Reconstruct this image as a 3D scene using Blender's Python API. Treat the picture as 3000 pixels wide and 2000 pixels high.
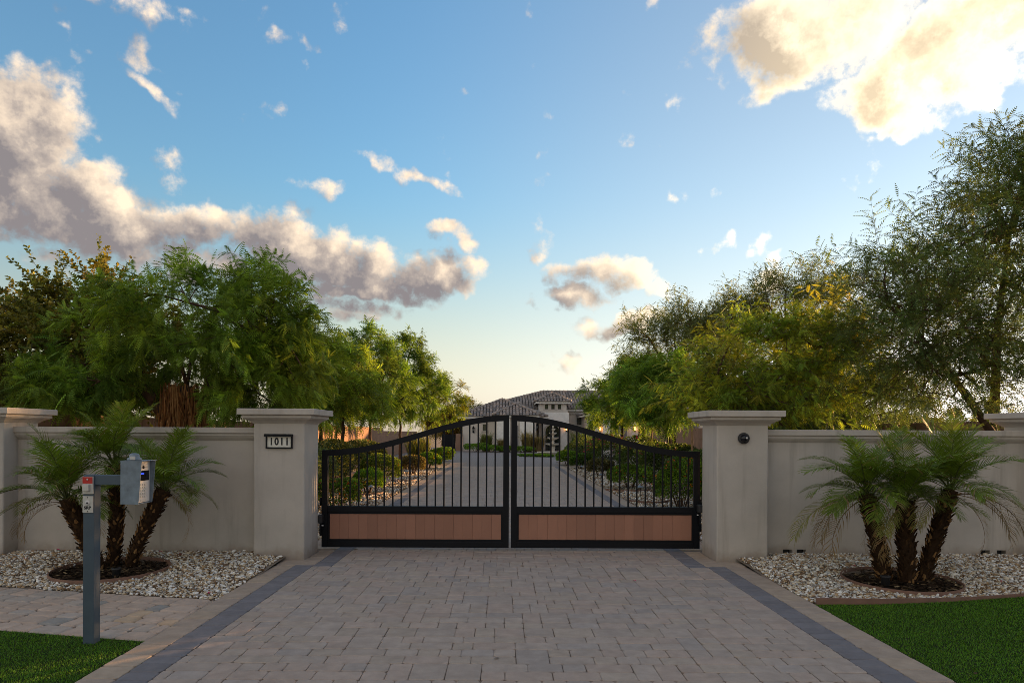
import bpy, bmesh, math, random
import numpy as np
from mathutils import Vector, Matrix, Euler
R = math.radians
for o in list(bpy.data.objects): bpy.data.objects.remove(o, do_unlink=True)
sc = bpy.context.scene
COL = sc.collection

# ------------------------------------------------------------------ camera
cam = bpy.data.cameras.new('camera'); cam_o = bpy.data.objects.new('camera', cam); COL.objects.link(cam_o)
cam.lens = 24; cam.sensor_width = 36; cam.sensor_fit = 'HORIZONTAL'
cam.shift_x = 0.0093; cam.shift_y = 0.089; cam.clip_end = 4000; cam.clip_start = 0.05
CAM_H = 1.52; ROLL = 0.0042
cam_o.matrix_world = Matrix.Translation((0, 0, CAM_H)) @ Matrix.Rotation(math.pi/2, 4, 'X') @ Matrix.Rotation(ROLL, 4, 'Z')
sc.camera = cam_o

def P(x, y, depth):
    """a point of the place, from where it stands in the photograph (3000 px wide) and its distance in metres"""
    dx, dy = x-1472, y-1267
    return Vector(((dx+dy*ROLL)*depth/2000, depth, CAM_H-(dy-dx*ROLL)*depth/2000))

# ------------------------------------------------------------------ exposure, sun, sky
sc.view_settings.view_transform = 'Standard'; sc.view_settings.look = 'None'
sc.view_settings.gamma = 1; sc.view_settings.use_curve_mapping = False
EXPOSURE = 1.36
sc.view_settings.exposure = EXPOSURE
sc.render.engine = 'CYCLES'
sc.cycles.use_denoising = True; sc.cycles.denoising_prefilter = 'NONE'; sc.cycles.filter_width = .85
sc.cycles.max_bounces = 8; sc.cycles.diffuse_bounces = 4; sc.cycles.transparent_max_bounces = 8
SUN_AZ, SUN_EL = 50.0, 6.5
sun_dir = Vector((math.sin(R(SUN_AZ))*math.cos(R(SUN_EL)), math.cos(R(SUN_AZ))*math.cos(R(SUN_EL)), math.sin(R(SUN_EL))))
sl = bpy.data.lights.new('sun', 'SUN'); sl.energy = 5.0; sl.angle = R(0.6); sl.color = (1.0, 0.56, 0.24)
so = bpy.data.objects.new('sun', sl); COL.objects.link(so)
so.rotation_euler = sun_dir.to_track_quat('Z', 'Y').to_euler(); so.location = sun_dir*200

world = bpy.data.worlds.new('World'); sc.world = world; world.use_nodes = True
SKY_STRENGTH = 0.15
class NT:
    """a short hand for building node trees"""
    def __init__(s, tree): s.t = tree
    def n(s, kind, **kw):
        nd = s.t.nodes.new(kind)
        for k, v in kw.items(): setattr(nd, k, v)
        return nd
    def put(s, sock, v):
        if isinstance(v, bpy.types.NodeSocket): s.t.links.new(v, sock)
        elif v is not None: sock.default_value = v
    def math(s, op, a, b=None, c=None, clamp=False):
        nd = s.n('ShaderNodeMath', operation=op, use_clamp=clamp)
        s.put(nd.inputs[0], a); s.put(nd.inputs[1], b)
        if c is not None: s.put(nd.inputs[2], c)
        return nd.outputs[0]
    def vec(s, op, a, b=None, scale=None):
        nd = s.n('ShaderNodeVectorMath', operation=op)
        s.put(nd.inputs[0], a); s.put(nd.inputs[1], b)
        if scale is not None: s.put(nd.inputs['Scale'], scale)
        return nd.outputs['Value'] if op in ('LENGTH', 'DOT_PRODUCT', 'DISTANCE') else nd.outputs[0]
    def noise(s, vec, scale, detail=4, rough=0.5, out=0, distortion=0):
        nd = s.n('ShaderNodeTexNoise'); s.put(nd.inputs['Vector'], vec)
        nd.inputs['Scale'].default_value = scale; nd.inputs['Detail'].default_value = detail
        nd.inputs['Roughness'].default_value = rough; nd.inputs['Distortion'].default_value = distortion
        return nd.outputs[out]
    def rng(s, v, a, b, c=0.0, d=1.0, kind='SMOOTHSTEP'):
        nd = s.n('ShaderNodeMapRange', interpolation_type=kind); s.put(nd.inputs[0], v)
        for i, q in enumerate((a, b, c, d)): s.put(nd.inputs[i+1], q)
        return nd.outputs[0]
    def mix(s, f, a, b, kind='MIX'):
        nd = s.n('ShaderNodeMix', data_type='RGBA', blend_type=kind)
        s.put(nd.inputs[0], f); s.put(nd.inputs[6], a); s.put(nd.inputs[7], b)
        return nd.outputs[2]

def c4(c): return (c[0], c[1], c[2], 1.0)

# clouds of the sky: azimuth, elevation, half-widths (degrees), tilt, weight
CLOUDS = [(-36.5, 18.6, 5.2, 5.6, 0, 1.25), (-33.2, 16.4, 5.6, 3.6, -28, 1.25), (-36, 14.6, 8.4, 2.2, 0, 1.2), (-29.5, 14.6, 4.6, 2.4, -10, 1.15), (-23.5, 15.4, 5.4, 2.4, 0, 1.15),
 (-17.8, 14.5, 6.4, 3.1, -12, 1.2), (-12.2, 12.9, 6.0, 2.5, -8, 1.2), (-6, 12.4, 4.8, 1.7, 8, 1.1), (-11, 11.0, 6.6, 1.3, 0, 1), (-22, 12.4, 5.5, 1.6, 0, .9),
 (9.3, 13.2, 3.4, 1.1, -8, .75), (7.3, 11.5, 2.4, 1.0, 0, .7), (10.0, 9.4, 3.6, .9, 10, .7), (6.0, 13.3, 1.8, 1.0, -20, .5), (13.3, 11.7, 1.3, .9, 0, .5),
 (24.6, 28.6, 8.8, 4.0, 0, 1.2), (32.8, 25.0, 7.0, 3.4, 12, 1.2), (37, 27, 5.6, 4.6, 0, 1.2), (31.5, 22.2, 2.0, 2.0, 0, .8), (22.4, 24.8, 3.2, 1.4, 0, .6),
 (3.4, 16.6, 1.3, 1.7, 0, .6), (-8.6, 20.5, 4.2, .8, -18, .55), (-15.4, 18.8, 2.7, 1, -10, .5), (-5.2, 15.4, 2.1, 1, 0, .55),
 (-31.5, 28.6, 6.2, 1.3, -8, .65), (-27.7, 27.4, 2.2, 1.0, -25, .5), (-27.5, 25.3, 1.8, .6, -10, .42), (-27.5, 24, 1.9, .7, -25, .42),
 (-13.5, 30.2, 1.0, 1, 0, .45), (-19.1, 24.3, 1.1, 1, 0, .42), (-12.2, 9.4, 4.7, 1.4, 0, .6), (-33.5, 11.9, 3.6, 1.0, 0, .6), (-26.6, 18.9, 1.4, 1.6, 20, .5), (-3.5, 14.8, 1.6, .8, -20, .5)]

def make_world():
    def density(fine):
        g = bpy.data.node_groups.new('cloud_density', 'ShaderNodeTree')
        g.interface.new_socket('Direction', in_out='INPUT', socket_type='NodeSocketVector')
        g.interface.new_socket('Density', in_out='OUTPUT', socket_type='NodeSocketFloat')
        k = NT(g); gi = k.n('NodeGroupInput'); go = k.n('NodeGroupOutput')
        d = gi.outputs[0]
        sp = k.n('ShaderNodeSeparateXYZ'); k.put(sp.inputs[0], d)
        az = k.math('ARCTAN2', sp.outputs[0], sp.outputs[1]); el = k.math('ARCSINE', sp.outputs[2])
        cb = k.n('ShaderNodeCombineXYZ'); k.put(cb.inputs[0], az); k.put(cb.inputs[1], el)
        w1 = k.vec('SCALE', k.vec('SUBTRACT', k.noise(d, 9, 2, .55, 1), (.5, .5, .5)), scale=.11)
        q = k.vec('ADD', cb.outputs[0], w1)
        if fine: q = k.vec('ADD', q, k.vec('SCALE', k.vec('SUBTRACT', k.noise(d, 34, 2, .6, 1), (.5, .5, .5)), scale=.03))
        sq = k.n('ShaderNodeSeparateXYZ'); k.put(sq.inputs[0], q); qa, qe = sq.outputs[0], sq.outputs[1]
        c2 = k.n('ShaderNodeCombineXYZ'); k.put(c2.inputs[0], k.math('MULTIPLY', qa, qa)); k.put(c2.inputs[1], k.math('MULTIPLY', qa, qe)); k.put(c2.inputs[2], k.math('MULTIPLY', qe, qe))
        c1 = k.n('ShaderNodeCombineXYZ'); k.put(c1.inputs[0], qa); k.put(c1.inputs[1], qe); c1.inputs[2].default_value = 1
        best = None
        for a, e, sx, sy, rot, wt in CLOUDS:      # 1 - (elliptic distance)^2, written out as a quadratic in azimuth and elevation
            a, e, co, si = R(a), R(e), math.cos(R(rot)), math.sin(R(rot)); px, py = 1/R(sx)**2, 1/R(sy)**2
            A = co*co*px+si*si*py; Bq = 2*co*si*(px-py); Cq = si*si*px+co*co*py
            l = k.vec('DOT_PRODUCT', c1.outputs[0], (wt*(2*A*a+Bq*e), wt*(2*Cq*e+Bq*a), wt*(1-A*a*a-Bq*a*e-Cq*e*e)))
            v = k.math('ADD', l, k.vec('DOT_PRODUCT', c2.outputs[0], (-wt*A, -wt*Bq, -wt*Cq)))
            best = v if best is None else k.math('MAXIMUM', best, v)
        best = k.math('MAXIMUM', best, -.6)
        # broken cloud over the unseen dome, thickened to warm and brighten the light
        front = k.rng(k.math('ABSOLUTE', az), R(40), R(50))
        high = k.rng(el, R(33), R(42))
        rest = k.math('MAXIMUM', front, high)
        cover = k.math('MULTIPLY_ADD', k.noise(d, 2.6, 1, .5), 4.2, -1.75)
        cover = k.math('MINIMUM', k.math('MULTIPLY_ADD', k.math('SUBTRACT', 1.0, rest), -3.0, cover), .9)
        f = k.noise(d, 13, 6 if fine else 5, .62)
        wisp = k.math('MULTIPLY_ADD', k.noise(d, 15, 3, .6), 5.5, -3.66)
        tot = k.math('MAXIMUM', k.math('MAXIMUM', best, cover), k.math('MINIMUM', wisp, .18))
        tot = k.math('ADD', tot, k.math('MULTIPLY_ADD', f, 2.9, -1.52))
        if fine: tot = k.math('ADD', tot, k.math('MULTIPLY_ADD', k.noise(d, 42, 4, .65), 1.1, -.55))
        k.put(go.inputs[0], tot)
        return g
    g_fine, g_soft = density(True), density(False)
    t = world.node_tree; k = NT(t); bg = t.nodes['Background']
    sky = k.n('ShaderNodeTexSky', sky_type='NISHITA', sun_disc=False)
    sky.sun_elevation = R(SUN_EL); sky.sun_rotation = R(SUN_AZ)
    sky.air_density = 1.5; sky.dust_density = .22; sky.ozone_density = 4.0
    geo = k.n('ShaderNodeTexCoord'); d = k.vec('NORMALIZE', geo.outputs['Generated'])
    def dens(v, g):
        nd = k.n('ShaderNodeGroup'); nd.node_tree = g; k.put(nd.inputs[0], v); return nd.outputs[0]
    D0 = dens(d, g_fine)
    toward = Vector((.80, .10, .60)).normalized()
    D1 = dens(k.vec('NORMALIZE', k.vec('ADD', d, tuple(toward*.032))), g_soft)
    alpha = k.rng(D0, -.14, .72)
    relief = k.math('MULTIPLY', k.math('SUBTRACT', D0, D1), .68)
    thin = k.rng(D0, .9, .1)
    near_sun = k.rng(k.vec('DOT_PRODUCT', d, tuple(sun_dir)), math.cos(R(47)), math.cos(R(16)))
    lit = k.math('ADD', k.math('MULTIPLY_ADD', thin, .27, .03), relief)
    lit = k.math('ADD', lit, k.math('MULTIPLY', near_sun, k.math('MULTIPLY_ADD', k.rng(D0, 1.15, .1), .75, .12)))
    front_lit = k.rng(k.vec('DOT_PRODUCT', d, tuple(sun_dir)), .35, -.6)  # clouds away from the sun are brightened to add fill light
    lit = k.math('ADD', lit, k.math('MULTIPLY', front_lit, .55), clamp=True)
    e = 1.0/(SKY_STRENGTH*2.07)
    shade = k.mix(near_sun, c4((.235*e, .212*e, .218*e)), c4((.85*e, .68*e, .45*e)))
    bright = k.mix(near_sun, c4((1.0*e, .80*e, .59*e)), c4((1.75*e, 1.45*e, 1.0*e)))
    midc = k.mix(near_sun, c4((.50*e, .42*e, .36*e)), c4((1.4*e, 1.14*e, .76*e)))
    ca = k.mix(k.rng(lit, 0, .42, kind='LINEAR'), shade, midc)
    cc = k.mix(k.rng(lit, .38, .95, kind='LINEAR'), ca, bright)
    alpha = k.math('MULTIPLY', alpha, k.rng(D0, -.1, .7, .70, 1.0))
    el = k.n('ShaderNodeSeparateXYZ'); k.put(el.inputs[0], d)
    bw = k.n('ShaderNodeRGBToBW'); k.put(bw.inputs[0], sky.outputs[0])
    haze = k.vec('SCALE', (1.10, .99, .82), scale=bw.outputs[0])
    clear = k.mix(k.rng(el.outputs[2], .34, .0, 0, .85), sky.outputs[0], haze)
    glow = k.vec('SCALE', (.96, 1.0, 1.05), scale=bw.outputs[0])
    clear = k.mix(k.rng(k.vec('DOT_PRODUCT', d, tuple(sun_dir)), math.cos(R(64)), math.cos(R(22)), 0, .5), clear, glow)
    k.put(bg.inputs[0], k.mix(alpha, clear, cc)); bg.inputs[1].default_value = SKY_STRENGTH
world.cycles.sampling_method = 'NONE'
make_world()

# ------------------------------------------------------------------ helpers: meshes, things, parts
ORG = {}
def tag(o, label=None, cat=None, group=None, kind=None):
    if label: o['label'] = label
    if cat: o['category'] = cat
    if group: o['group'] = group
    if kind: o['kind'] = kind
    return o
def thing(name, label, cat, loc=(0, 0, 0), group=None):
    o = bpy.data.objects.new(name, None); COL.objects.link(o); o.location = loc; o.empty_display_size = .1
    ORG[o.name] = Vector(loc); return tag(o, label, cat, group)
def link(name, me, parent=None, mat=None, loc=None, rot=None):
    o = bpy.data.objects.new(name, me); COL.objects.link(o)
    if mat is not None and not me.materials: me.materials.append(mat)
    if parent is not None: o.parent = parent
    if loc is not None: o.location = loc
    if rot is not None: o.rotation_euler = rot
    ORG[o.name] = ORG.get(parent.name, Vector()) if parent is not None else Vector()
    return o
def np_mesh(name, V, F, cols=None, smooth=False, loops=None):
    """V (n,3); F (m,k) all faces with the same number of corners; cols (n,3) one colour for each vertex"""
    me = bpy.data.meshes.new(name); V = np.asarray(V, np.float32); F = np.asarray(F, np.int32); m, k = F.shape
    me.vertices.add(len(V)); me.vertices.foreach_set('co', V.ravel())
    me.loops.add(m*k); me.loops.foreach_set('vertex_index', F.ravel())
    me.polygons.add(m); me.polygons.foreach_set('loop_start', np.arange(0, m*k, k, dtype=np.int32))
    if cols is not None:
        at = me.color_attributes.new('Col', 'FLOAT_COLOR', 'POINT')
        c = np.ones((len(V), 4), np.float32); c[:, :3] = cols; at.data.foreach_set('color', c.ravel())
    me.update(calc_edges=True)
    if smooth: me.polygons.foreach_set('use_smooth', np.ones(m, bool))
    return me
class MB:
    """collects boxes, prisms, tubes and lathes; build() links them as ONE mesh object"""
    def __init__(s): s.v = []; s.f = []; s.c = []; s.sm = []
    def add(s, vs, fs, col=None, smooth=False):
        b = len(s.v); s.v += [Vector(v) for v in vs]; s.f += [[b+i for i in f] for f in fs]
        s.c += [col or (1, 1, 1)]*len(vs); s.sm += [smooth]*len(fs); return s
    def box(s, x0, x1, y0, y1, z0, z1, bev=0, col=None):
        if bev <= 0:
            vs = [(x, y, z) for z in (z0, z1) for y in (y0, y1) for x in (x0, x1)]
            return s.add(vs, [(0, 2, 3, 1), (4, 5, 7, 6), (0, 1, 5, 4), (2, 6, 7, 3), (0, 4, 6, 2), (1, 3, 7, 5)], col)
        bm = bmesh.new(); bmesh.ops.create_cube(bm, size=1)
        bmesh.ops.scale(bm, vec=(x1-x0, y1-y0, z1-z0), verts=bm.verts)
        bmesh.ops.translate(bm, vec=((x0+x1)/2, (y0+y1)/2, (z0+z1)/2), verts=bm.verts)
        bmesh.ops.bevel(bm, geom=bm.edges[:], offset=bev, segments=2, affect='EDGES', profile=.5)
        return s.bm(bm, col)
    def bm(s, bm, col=None, smooth=False, mat=None):
        bm.verts.index_update()
        vs = [(mat @ v.co) if mat else v.co.copy() for v in bm.verts]
        s.add(vs, [[v.index for v in f.verts] for f in bm.faces], col, smooth); bm.free(); return s
    def obox(s, c, ax, ay, az, col=None):
        """box with centre c and half-axes"""
        c, ax, ay, az = map(Vector, (c, ax, ay, az))
        vs = [c+i*ax+j*ay+k*az for k in (-1, 1) for j in (-1, 1) for i in (-1, 1)]
        return s.add(vs, [(0, 2, 3, 1), (4, 5, 7, 6), (0, 1, 5, 4), (2, 6, 7, 3), (0, 4, 6, 2), (1, 3, 7, 5)], col)
    def tube(s, pts, rad, n=8, caps=True, col=None):
        pts = [Vector(p) for p in pts]; rad = rad if hasattr(rad, '__len__') else [rad]*len(pts)
        rings = []; up = Vector((0, 0, 1)); prev = None
        for i, p in enumerate(pts):
            d = (pts[min(i+1, len(pts)-1)]-pts[max(i-1, 0)]).normalized()
            if prev is None:
                a = d.cross(up if abs(d.z) < .9 else Vector((1, 0, 0))).normalized()
            else:
                a = (prev-d*prev.dot(d)).normalized()
            prev = a; b = d.cross(a)
            rings.append([p+(a*math.cos(2*math.pi*k/n)+b*math.sin(2*math.pi*k/n))*rad[i] for k in range(n)])
        vs = [v for r in rings for v in r]; fs = []
        for i in range(len(rings)-1):
            for k in range(n): fs.append((i*n+k, i*n+(k+1) % n, (i+1)*n+(k+1) % n, (i+1)*n+k))
        if caps: fs += [tuple(range(n))[::-1], tuple(range((len(rings)-1)*n, len(rings)*n))]
        return s.add(vs, fs, col, True)
    def lathe(s, prof, c=(0, 0, 0), n=24, axis='Z', fl=0, col=None):
        """prof: list of (radius, height); fl: scalloped rim"""
        c = Vector(c); vs = []; fs = []
        for r, h in prof:
            for k in range(n):
                a = 2*math.pi*k/n; rr = r*(1+fl*math.cos(a*n/3)) if fl else r
                v = Vector((rr*math.cos(a), rr*math.sin(a), h))
                if axis == 'Y': v = Vector((v.x, v.z, v.y))
                vs.append(c+v)
        for i in range(len(prof)-1):
            for k in range(n): fs.append((i*n+k, i*n+(k+1) % n, (i+1)*n+(k+1) % n, (i+1)*n+k))
        fs += [tuple(range(n))[::-1], tuple(range((len(prof)-1)*n, len(prof)*n))]
        return s.add(vs, fs, col, True)
    def prism(s, poly, y0, y1, col=None):
        """poly: (x, z) outline, pushed from y0 to y1"""
        n = len(poly); vs = [(x, y0, z) for x, z in poly]+[(x, y1, z) for x, z in poly]
        fs = [tuple(range(n)), tuple(range(n, 2*n))[::-1]]+[(i, n+i, n+(i+1) % n, (i+1) % n) for i in range(n)]
        return s.add(vs, fs, col)
    def build(s, name, mat, parent=None, world=True, fix=True):
        off = ORG.get(parent.name, Vector()) if (parent is not None and world) else Vector()
        me = bpy.data.meshes.new(name); me.from_pydata([tuple(v-off) for v in s.v], [], s.f)
        if any(c != (1, 1, 1) for c in s.c):
            at = me.color_attributes.new('Col', 'FLOAT_COLOR', 'POINT')
            at.data.foreach_set('color', np.array([(*c, 1) for c in s.c], np.float32).ravel())
        me.polygons.foreach_set('use_smooth', s.sm)
        if fix:
            bm = bmesh.new(); bm.from_mesh(me); bmesh.ops.recalc_face_normals(bm, faces=bm.faces); bm.to_mesh(me); bm.free()
        me.update(); return link(name, me, parent, mat)
def unit_sphere(sub):
    bm = bmesh.new(); bmesh.ops.create_icosphere(bm, subdivisions=sub, radius=1); bm.verts.index_update()
    V = np.array([v.co[:] for v in bm.verts]); F = np.array([[v.index for v in f.verts] for f in bm.faces]); bm.free(); return V, F

# ------------------------------------------------------------------ materials
MATS = {}
def mat(name, col=(.5, .5, .5), rough=.7, attr=False, var=.12, scale=6, bump=0, bscale=60, metal=0, spec=.5, emit=None, power=0, obj_rand=0, trans=0, fine=0, streak=0):
    m = bpy.data.materials.new(name); m.use_nodes = True; k = NT(m.node_tree); b = m.node_tree.nodes['Principled BSDF']
    tc = k.n('ShaderNodeTexCoord'); geo = k.n('ShaderNodeNewGeometry'); pos = geo.outputs['Position']
    base = c4(col)
    if attr:
        a = k.n('ShaderNodeVertexColor', layer_name='Col'); base = k.mix(1.0, a.outputs[0], c4(col), 'MULTIPLY')
    if var:
        n1 = k.noise(pos, scale, 5, .6); v = k.rng(n1, .3, .7, 1-var, 1+var, 'LINEAR')
        cb = k.n('ShaderNodeCombineColor')
        for i in range(3): k.put(cb.inputs[i], v)
        base = k.mix(1.0, base, cb.outputs[0], 'MULTIPLY')
    if fine:
        v = k.rng(k.noise(pos, bscale*1.3, 3, .7), .25, .75, 1-fine, 1+fine, 'LINEAR'); cb = k.n('ShaderNodeCombineColor')
        for i in range(3): k.put(cb.inputs[i], v)
        base = k.mix(1.0, base, cb.outputs[0], 'MULTIPLY')
    if streak:      # water marks running down and dirt splashed up from the ground
        mp = k.vec('MULTIPLY', pos, (7, 7, .55)); v = k.rng(k.noise(mp, 1.0, 4, .6), .5, .78)
        base = k.mix(k.math('MULTIPLY', v, streak), base, c4((col[0]*.62, col[1]*.60, col[2]*.57)))
        sz = k.n('ShaderNodeSeparateXYZ'); k.put(sz.inputs[0], pos)
        v = k.rng(k.math('ADD', sz.outputs[2], k.math('MULTIPLY', k.noise(pos, 5, 4, .6), .28)), .34, .16)
        base = k.mix(k.math('MULTIPLY', v, .55), base, c4((.25, .185, .135)))
    if obj_rand:
        oi = k.n('ShaderNodeObjectInfo'); v = k.rng(oi.outputs['Random'], 0, 1, 1-obj_rand, 1+obj_rand, 'LINEAR'); cb = k.n('ShaderNodeCombineColor')
        for i in range(3): k.put(cb.inputs[i], v)
        base = k.mix(1.0, base, cb.outputs[0], 'MULTIPLY')
    k.put(b.inputs['Base Color'], base); b.inputs['Roughness'].default_value = rough; b.inputs['Metallic'].default_value = metal
    b.inputs['Specular IOR Level'].default_value = spec
    if bump:
        bp = k.n('ShaderNodeBump'); bp.inputs['Strength'].default_value = bump; bp.inputs['Distance'].default_value = .01
        k.put(bp.inputs['Height'], k.noise(pos, bscale, 4, .65)); k.put(b.inputs['Normal'], bp.outputs[0])
    if emit:
        b.inputs['Emission Color'].default_value = c4(emit); b.inputs['Emission Strength'].default_value = power
    if trans:      # thin leaves let some light through
        tr = k.n('ShaderNodeBsdfTranslucent'); k.put(tr.inputs[0], k.mix(1.0, base, c4((1.25, 1.15, .55)), 'MULTIPLY'))
        ms = k.n('ShaderNodeMixShader'); ms.inputs[0].default_value = trans
        k.put(ms.inputs[1], b.outputs[0]); k.put(ms.inputs[2], tr.outputs[0])
        k.put(m.node_tree.nodes['Material Output'].inputs[0], ms.outputs[0])
    MATS[name] = m; return m
M_stucco = mat('stucco', (.50, .458, .41), .92, var=.09, scale=2.2, bump=.15, bscale=70, spec=.05, fine=.02, streak=.6)
M_house = mat('house_stucco', (.66, .60, .54), .92, var=.05, scale=.6, bump=.2, bscale=20, spec=.15)
M_housew = mat('white_stone', (.84, .81, .77), .9, var=.10, scale=5, bump=.5, bscale=8, spec=.15)
M_trim = mat('pale_trim', (.55, .50, .45), .85, var=.05)
M_paver = mat('paver', (1, 1, 1), .88, attr=True, var=.13, scale=9, bump=.2, bscale=120, spec=.1, fine=.06)
M_sand = mat('joint_sand', (.24, .185, .14), .95, var=.25, scale=4, spec=.1)
M_black = mat('black_powder_coat', (.0035, .0045, .0075), .5, var=.1, bump=.06, bscale=200, spec=.22)
M_plank = mat('composite_plank', (.33, .155, .10), .6, var=.07, scale=3, obj_rand=.10, fine=.06, bscale=90)
M_gravel = mat('gravel_stone', (1, 1, 1), .8, attr=True, var=.1, scale=60, spec=.3)
M_dirt = mat('dirt', (.27, .215, .165), .97, var=.25, scale=1.5, bump=.6, bscale=30, spec=.1)
M_mulch = mat('mulch', (1, 1, 1), .95, attr=True, var=.2, scale=30, spec=.1)
M_turf = mat('turf_blades', (1, 1, 1), .55, attr=True, var=.18, scale=1.2, spec=.3, trans=.15)
M_turfb = mat('turf_backing', (.02, .032, .008), .95, var=.2, scale=12, spec=.1)
M_edge = mat('brown_edging', (.21, .115, .08), .75, var=.15, scale=8)
M_post = mat('blue_grey_paint', (.055, .085, .115), .5, var=.10, scale=9, bump=.05, bscale=80)
M_hood = mat('weathered_grey_paint', (.17, .22, .265), .5, var=.28, scale=14, bump=.05, bscale=80)
M_steel = mat('brushed_steel', (.62, .61, .60), .45, metal=.15, var=.06)
M_plate = mat('pale_plate', (.55, .54, .50), .5, var=.08, scale=30)
M_red = mat('red_label', (.45, .018, .012), .5, var=.1)
M_screen = mat('dark_screen', (.006, .007, .012), .15, var=0)
M_blue = mat('blue_display', (.01, .03, .4), .4, var=0, emit=(.02, .09, 1), power=.35)
M_dark = mat('dark_rubber', (.02, .02, .022), .6, var=.1)
M_white = mat('white_panel', (.72, .70, .62), .6, var=.04)
M_leaf = mat('leaves', (1.9, 1.9, 1.6), .55, attr=True, var=.25, scale=1.3, trans=.42, spec=.2)
M_palm = mat('palm_leaves', (1, 1, 1), .5, attr=True, var=.2, scale=9, trans=.3, spec=.2)
M_bark = mat('bark', (.10, .065, .045), .95, var=.3, scale=9, bump=.8, bscale=35, spec=.1)
M_palmbark = mat('palm_bark', (.75, .7, .65), .95, attr=True, var=.3, scale=40, bump=.6, bscale=60, spec=.1)
M_thatch = mat('dry_thatch', (1, 1, 1), .9, attr=True, var=.25, scale=20, trans=.2, spec=.15)
M_flower = mat('petals', (1, 1, 1), .5, attr=True, var=.1, trans=.3)
M_block = mat('brown_block', (.30, .185, .13), .95, var=.12, scale=3, bump=.5, bscale=40, spec=.1, obj_rand=.08, attr=False)
M_tile = mat('roof_tile', (2.1, 2.1, 2.1), .85, attr=True, var=.12, scale=3, spec=.2)
M_glass = mat('dark_glass', (.035, .045, .035), .08, var=0, spec=.8)
M_stone = mat('fountain_stone', (.62, .55, .46), .8, var=.12, scale=6, bump=.3, bscale=30, spec=.2)
M_water = mat('water', (.06, .09, .09), .05, var=0, spec=.8)
M_door = mat('dark_garage_door', (.16, .15, .15), .6, var=.05)
M_lamp = mat('lantern_glow', (.9, .5, .15), .5, var=0, emit=(1, .42, .10), power=3)
M_stake = mat('wood_stake', (.33, .19, .09), .85, var=.2, scale=12)
M_curb = mat('concrete_curb', (.42, .38, .33), .9, var=.1)

# ------------------------------------------------------------------ ground
rnd = random.Random(11); nr = np.random.default_rng(5)
def sheet(name, poly, z, m, parent=None):
    me = bpy.data.meshes.new(name); me.from_pydata([(x, y, z) for x, y in poly], [], [list(range(len(poly)))]); me.update()
    return link(name, me, parent, m)
g = sheet('ground', [(-900, -300), (900, -300), (900, 2500), (-900, 2500)], -.07, M_dirt); tag(g, kind='structure')

# colours of the paving, each block its own
def paver_col(r, kind='field'):
    t = r.random()
    if kind == 'dark': c = Vector((.128, .132, .152))
    elif kind == 'edge': c = Vector((.265, .228, .190)).lerp(Vector((.235, .205, .185)), t)
    elif kind == 'path':
        c = Vector((.30, .255, .225)) if t < .55 else (Vector((.27, .25, .235)) if t < .78 else (Vector((.20, .205, .205)) if t < .9 else Vector((.31, .25, .19))))
    else:
        c = Vector((.252, .228, .216)) if t < .5 else (Vector((.275, .226, .205)) if t < .75 else (Vector((.205, .203, .213)) if t < .84 else Vector((.262, .232, .203))))
    if kind == 'field': c = c.lerp(Vector((.252, .225, .208)), .6)
    f = r.uniform(.94, 1.06)*1.46; return (c.x*f*1.09, c.y*f, c.z*f*.90)
def clip(poly, n, d):
    """keep the part of a convex outline where n.p <= d"""
    out = []
    for i, p in enumerate(poly):
        q = poly[(i+1) % len(poly)]; a = n[0]*p[0]+n[1]*p[1]-d; b = n[0]*q[0]+n[1]*q[1]-d
        if a <= 0: out.append(p)
        if (a < 0) != (b < 0) and a != b:
            t = a/(a-b); out.append((p[0]+(q[0]-p[0])*t, p[1]+(q[1]-p[1])*t))
    return out
def shrink(poly, e):
    c = (sum(p[0] for p in poly)/len(poly), sum(p[1] for p in poly)/len(poly)); n = len(poly); out = []
    for i in range(n):     # move each edge inwards by e (counter-clockwise outline)
        p0, p1, p2 = Vector(poly[i-1]), Vector(poly[i]), Vector(poly[(i+1) % n])
        d1 = (p1-p0).normalized(); d2 = (p2-p1).normalized(); n1 = Vector((-d1.y, d1.x)); n2 = Vector((-d2.y, d2.x))
        b = (n1+n2); b = b/max(.3, b.dot(n1)) if b.length > 1e-6 else n1
        out.append(tuple(p1+b*e))
    return out
def chamfer(poly, c):
    out = []; n = len(poly)
    for i in range(n):
        p = Vector(poly[i]); a = (Vector(poly[i-1])-p); b = (Vector(poly[(i+1) % n])-p)
        out += [tuple(p+a.normalized()*min(c, a.length*.3)), tuple(p+b.normalized()*min(c, b.length*.3))]
    return out
def paver_geo(poly, r, gap=.0014, bev=.0055, corner=.016, near=True, z=0):
    p = shrink(poly, gap*r.uniform(.8, 1.5))
    if near:
        p = [(x+r.uniform(-.003, .003), y+r.uniform(-.003, .003)) for x, y in p]; p = chamfer(p, corner)
    t = shrink(p, bev); n = len(p); tx, ty = r.uniform(-.006, .006), r.uniform(-.006, .006); h = z+r.uniform(-.002, .0015)
    cx, cy = sum(q[0] for q in p)/n, sum(q[1] for q in p)/n
    vs = [(x, y, h+(x-cx)*tx+(y-cy)*ty) for x, y in t]+[(x, y, h-bev*.8+(x-cx)*tx+(y-cy)*ty) for x, y in p]
    fs = [tuple(range(n))]+[(i, n+i, n+(i+1) % n, (i+1) % n) for i in range(n)]
    if near:
        vs += [(x, y, z-.03) for x, y in p]; fs += [(n+i, 2*n+i, 2*n+(i+1) % n, n+(i+1) % n) for i in range(n)]
    return vs, [f[::-1] for f in fs], (cx, cy)
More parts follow.
